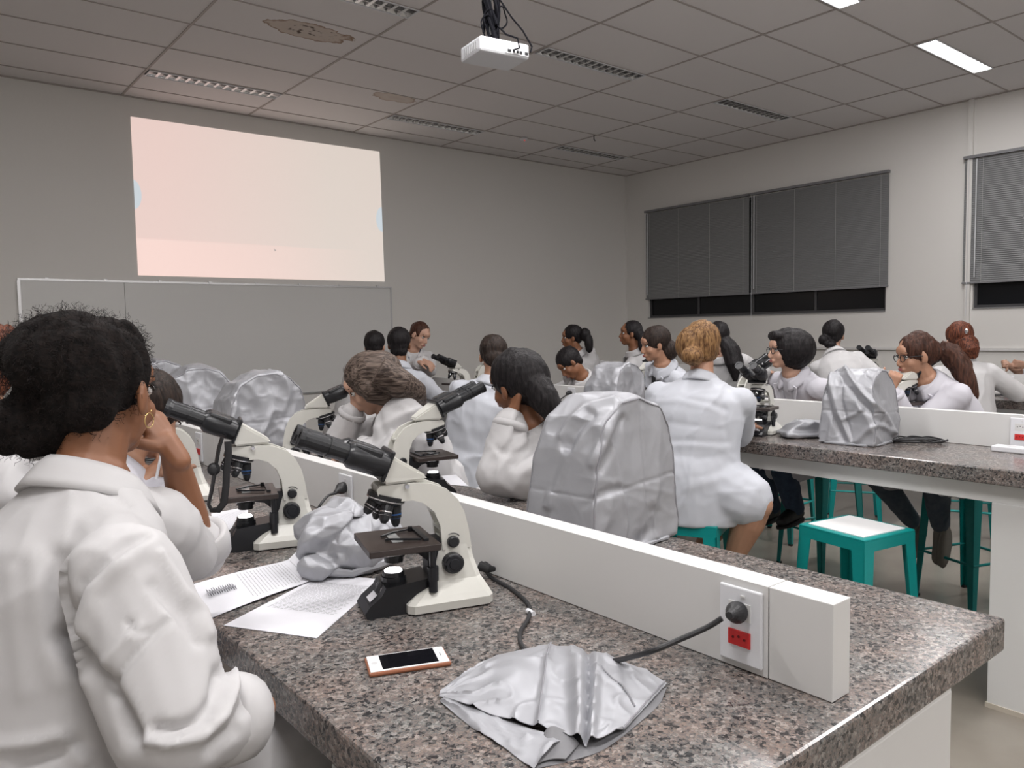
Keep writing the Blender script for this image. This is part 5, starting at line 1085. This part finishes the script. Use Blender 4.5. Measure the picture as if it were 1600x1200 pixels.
def cable(label, pts, r=.0038, plug=None):
    P_ = [V(p) for p in pts]; sm = []
    for i in range(len(P_)-1):
        p0 = P_[max(i-1, 0)]; p1 = P_[i]; p2 = P_[i+1]; p3 = P_[min(i+2, len(P_)-1)]
        for k in range(8):
            f = k/8; sm.append(.5*((2*p1)+(p2-p0)*f+(2*p0-5*p1+4*p2-p3)*f*f+(3*p1-p0-3*p2+p3)*f**3))
    sm.append(P_[-1]); t = thing('power_cable', label, 'cable', tuple(P_[0]), 0); o = P_[0]
    part('cord', MB().sweep([p-o for p in sm], r, n=9), M_RUBBER, t)
    if plug:
        q = V(plug)-o; d = V((-1, 0, 0)) if plug.x < 2 or True else V((1, 0, 0)); e = P_[-1]-o
        ax = (e-q).normalized(); 
        part('plug', MB().steps(q, (ax+V((-.6, 0, 0))).normalized(), [(0, .018), (.010, .020), (.022, .017), (.034, .010), (.036, .0085), (.040, .0085), (.041, .007), (.045, .0085), (.049, .0065), (.053, .0075), (.060, .005)], n=16), M_RUBBER, t)
    return t, o
z_ = BZ+.0045
pp = V((1.088, .752, 1.103))
t_, o_ = cable('black power cable curving from the nearest microscope to the divider socket', [onz(770, 889, BZ+.02), onz(757, 880, BZ+.03), onz(765, 900, z_), onz(800, 921, z_), onz(826, 945, z_), onz(826, 965, z_), onz(813, 988, z_), onz(815, 1008, z_), onz(832, 1021, z_), onz(880, 1030, z_), onz(945, 1034, z_), at(1010, 1020, 1.22), at(1060, 1000, 1.22), at(1105, 980, 1.22), at(1128, 966, 1.215)], .0045)
pl_ = MB(); ax = (at(1128, 966, 1.215)-pp).normalized()
pl_.steps(pp-o_-ax*.002, ax, [(0, .0165), (.014, .0185), (.026, .015), (.036, .010), (.038, .0078), (.042, .0095), (.045, .0078), (.049, .0092), (.052, .0072), (.060, .0055)], n=18)
part('plug', pl_, M_RUBBER, t_)
tg = onz(828, 957, z_)-o_; part('white_tag', MB().steps(tg-V((0, .011, 0)), (.15, 1, 0), [(0, .0056), (.022, .0056)], n=12), M_PLASTIC, t_)
part('inlet_plug', MB().sweep([onz(750, 884, BZ+.03)-o_, onz(762, 889, BZ+.025)-o_, onz(772, 889, BZ+.02)-o_], [.012, .010, .006], n=10), M_RUBBER, t_)
p2 = V((1.088, 2.176, 1.105))
t_, o_ = cable('black power cable from the second microscope to the divider socket beside it', [onz(505, 845, z_+.02), onz(520, 812, z_), onz(498, 806, z_), at(497, 795, 2.25), at(512, 775, 2.3), p2-V((.05, .05, .005))], .004)
part('plug', MB().steps(p2-o_, (-.8, -.6, -.1), [(0, .0165), (.014, .0185), (.026, .015), (.036, .010), (.048, .008), (.060, .005)], n=16), M_RUBBER, t_)
p3 = V((3.948, 4.18, 1.108))
t_, o_ = cable('black plug and cable in the socket of the middle divider, left of the grey cover', [V((3.75, 4.4, z_)), V((3.84, 4.3, z_)), V((3.86, 4.22, 1.05)), p3-V((.045, .01, .01))], .004)
part('plug', MB().steps(p3-o_, (-1, .1, -.1), [(0, .0165), (.014, .018), (.026, .015), (.04, .008)], n=12), M_RUBBER, t_)
lp = []
c_ = onz(1430, 692, z_)
for k in range(34):
    a = k*2*PI/11; lp.append(c_+RV*(.11*math.cos(a)+.004*k/3)+AW*(.05*math.sin(a))+UP*(.004*(k % 5)+.012*abs(math.sin(a/2))))
cable('black cable coiled in flat loops beside the tall silver cover', [onz(1392, 690, z_)]+lp, .0042)
cable('black cable lying in a loop on the window-side bench', [V((6.66, 2.75, z_)), V((6.7, 2.55, z_+.01))]+[V((6.72+.03*math.sin(a), 2.32+.12*math.cos(a), z_+.02+.018*math.sin(a))) for a in [k*.7 for k in range(16)]]+[V((6.75, 2.0, z_)), V((6.75, 1.6, z_))], .006)
cable('black cable behind the middle bench microscope to its red socket', [V((3.78, 2.45, 1.03)), V((3.85, 2.58, 1.03)), V((3.95, 2.67, 1.06))], .004)
ps = thing('power_strip', 'white power strip on the middle bench cut by the right photo edge', 'power strip', (3.86, 1.16, BZ), 0)
part('body', MB().box((-.035, -.16, 0), (.035, .17, .026), bev=.005), M_PLASTIC, ps)
for k in range(4): part('socket', MB().cyl((0, -.11+k*.07, .026), (0, -.11+k*.07, .0275), .018, n=16), mat('strip_grey', (.55, .55, .56), .4), ps)
rb = thing('red_case', 'small red case on the middle bench left of the instructor microscope', 'case', (3.52, 4.62, BZ), rad(30)); part('body', MB().box((-.06, -.04, 0), (.06, .04, .03), bev=.006), M_RED, rb); part('zip', MB().box((-.061, -.041, .016), (.061, .041, .019)), M_DARK, rb)
cp = thing('hair_clip', 'silver hair clip on the red-brown hair', 'hair clip', tuple(at(1510, 517, 5.42)), 0); part('clip_bar', MB().ell((0, 0, 0), (.012, .012, .02)), M_CHROME, cp); part('clip_hinge', MB().cyl((-.01, 0, -.018), (.01, 0, -.018), .003, n=8), M_CHROME, cp)
bg = thing('backpack', 'black bag standing on the floor beside the white leg block', 'bag', (4.98, 1.32, 0), rad(10))
me = remesh(MB().box((-.10, -.15, .0), (.10, .15, .40), bev=.04).box((-.15, -.12, .03), (-.08, .12, .24), bev=.03), 'bag_body', mat('black_nylon', (.012, .012, .014), .7), .012, 3, None, folds(.008, 4, 6))
for v in me.vertices: v.co.z = max(v.co.z, .001)
put('bag_body', me, bg); part('strap', MB().sweep([(.0, -.05, .39), (0, -.03, .45), (0, .03, .45), (0, .05, .39)], .008, n=6), M_RUBBER, bg); part('zip', MB().sweep([(-.155, -.11, .2), (-.158, 0, .215), (-.155, .11, .2)], .003, n=5), M_CHROME, bg)
M_CLEAR = mat('clear_glass', (.85, .9, .9), .05, trans=.9)
for x, y, lb in ((6.72, 2.06, 'clear conical glass flask at the right edge by the clasped hands'), (6.68, 3.02, 'clear glass flask on the window-side bench, right of the low knot')):
    f = thing('glass_flask', lb, 'flask', (x, y, BZ), 0, None)
    part('bowl', MB().steps((0, 0, 0), (0, 0, 1), [(0, .055), (.01, .062), (.05, .055), (.12, .03), (.15, .02), (.24, .02), (.245, .026), (.25, .022)], n=20), M_CLEAR, f); part('stopper', MB().steps((0, 0, .235), (0, 0, 1), [(0, .015), (.03, .02), (.035, .018)], n=14), mat('stopper_grey', (.4, .4, .4), .7), f)

st = thing('strap_loop', 'black strap loop hanging under the eyepieces of the second microscope', 'strap', tuple(at(338, 702, 2.02)), 0); o = st.location.copy()
part('strap', MB().sweep([at(a, b, 2.02)-o for a, b in ((347, 684), (342, 700), (336, 735), (331, 765), (326, 788), (330, 797), (341, 797), (350, 786), (353, 760), (354, 735), (357, 708), (356, 690))], .009, n=8, flat=.45), M_RUBBER, st)
part('knob', MB().ell(at(334, 733, 2.02)-o, (.017, .012, .017)), M_RUBBER, st)
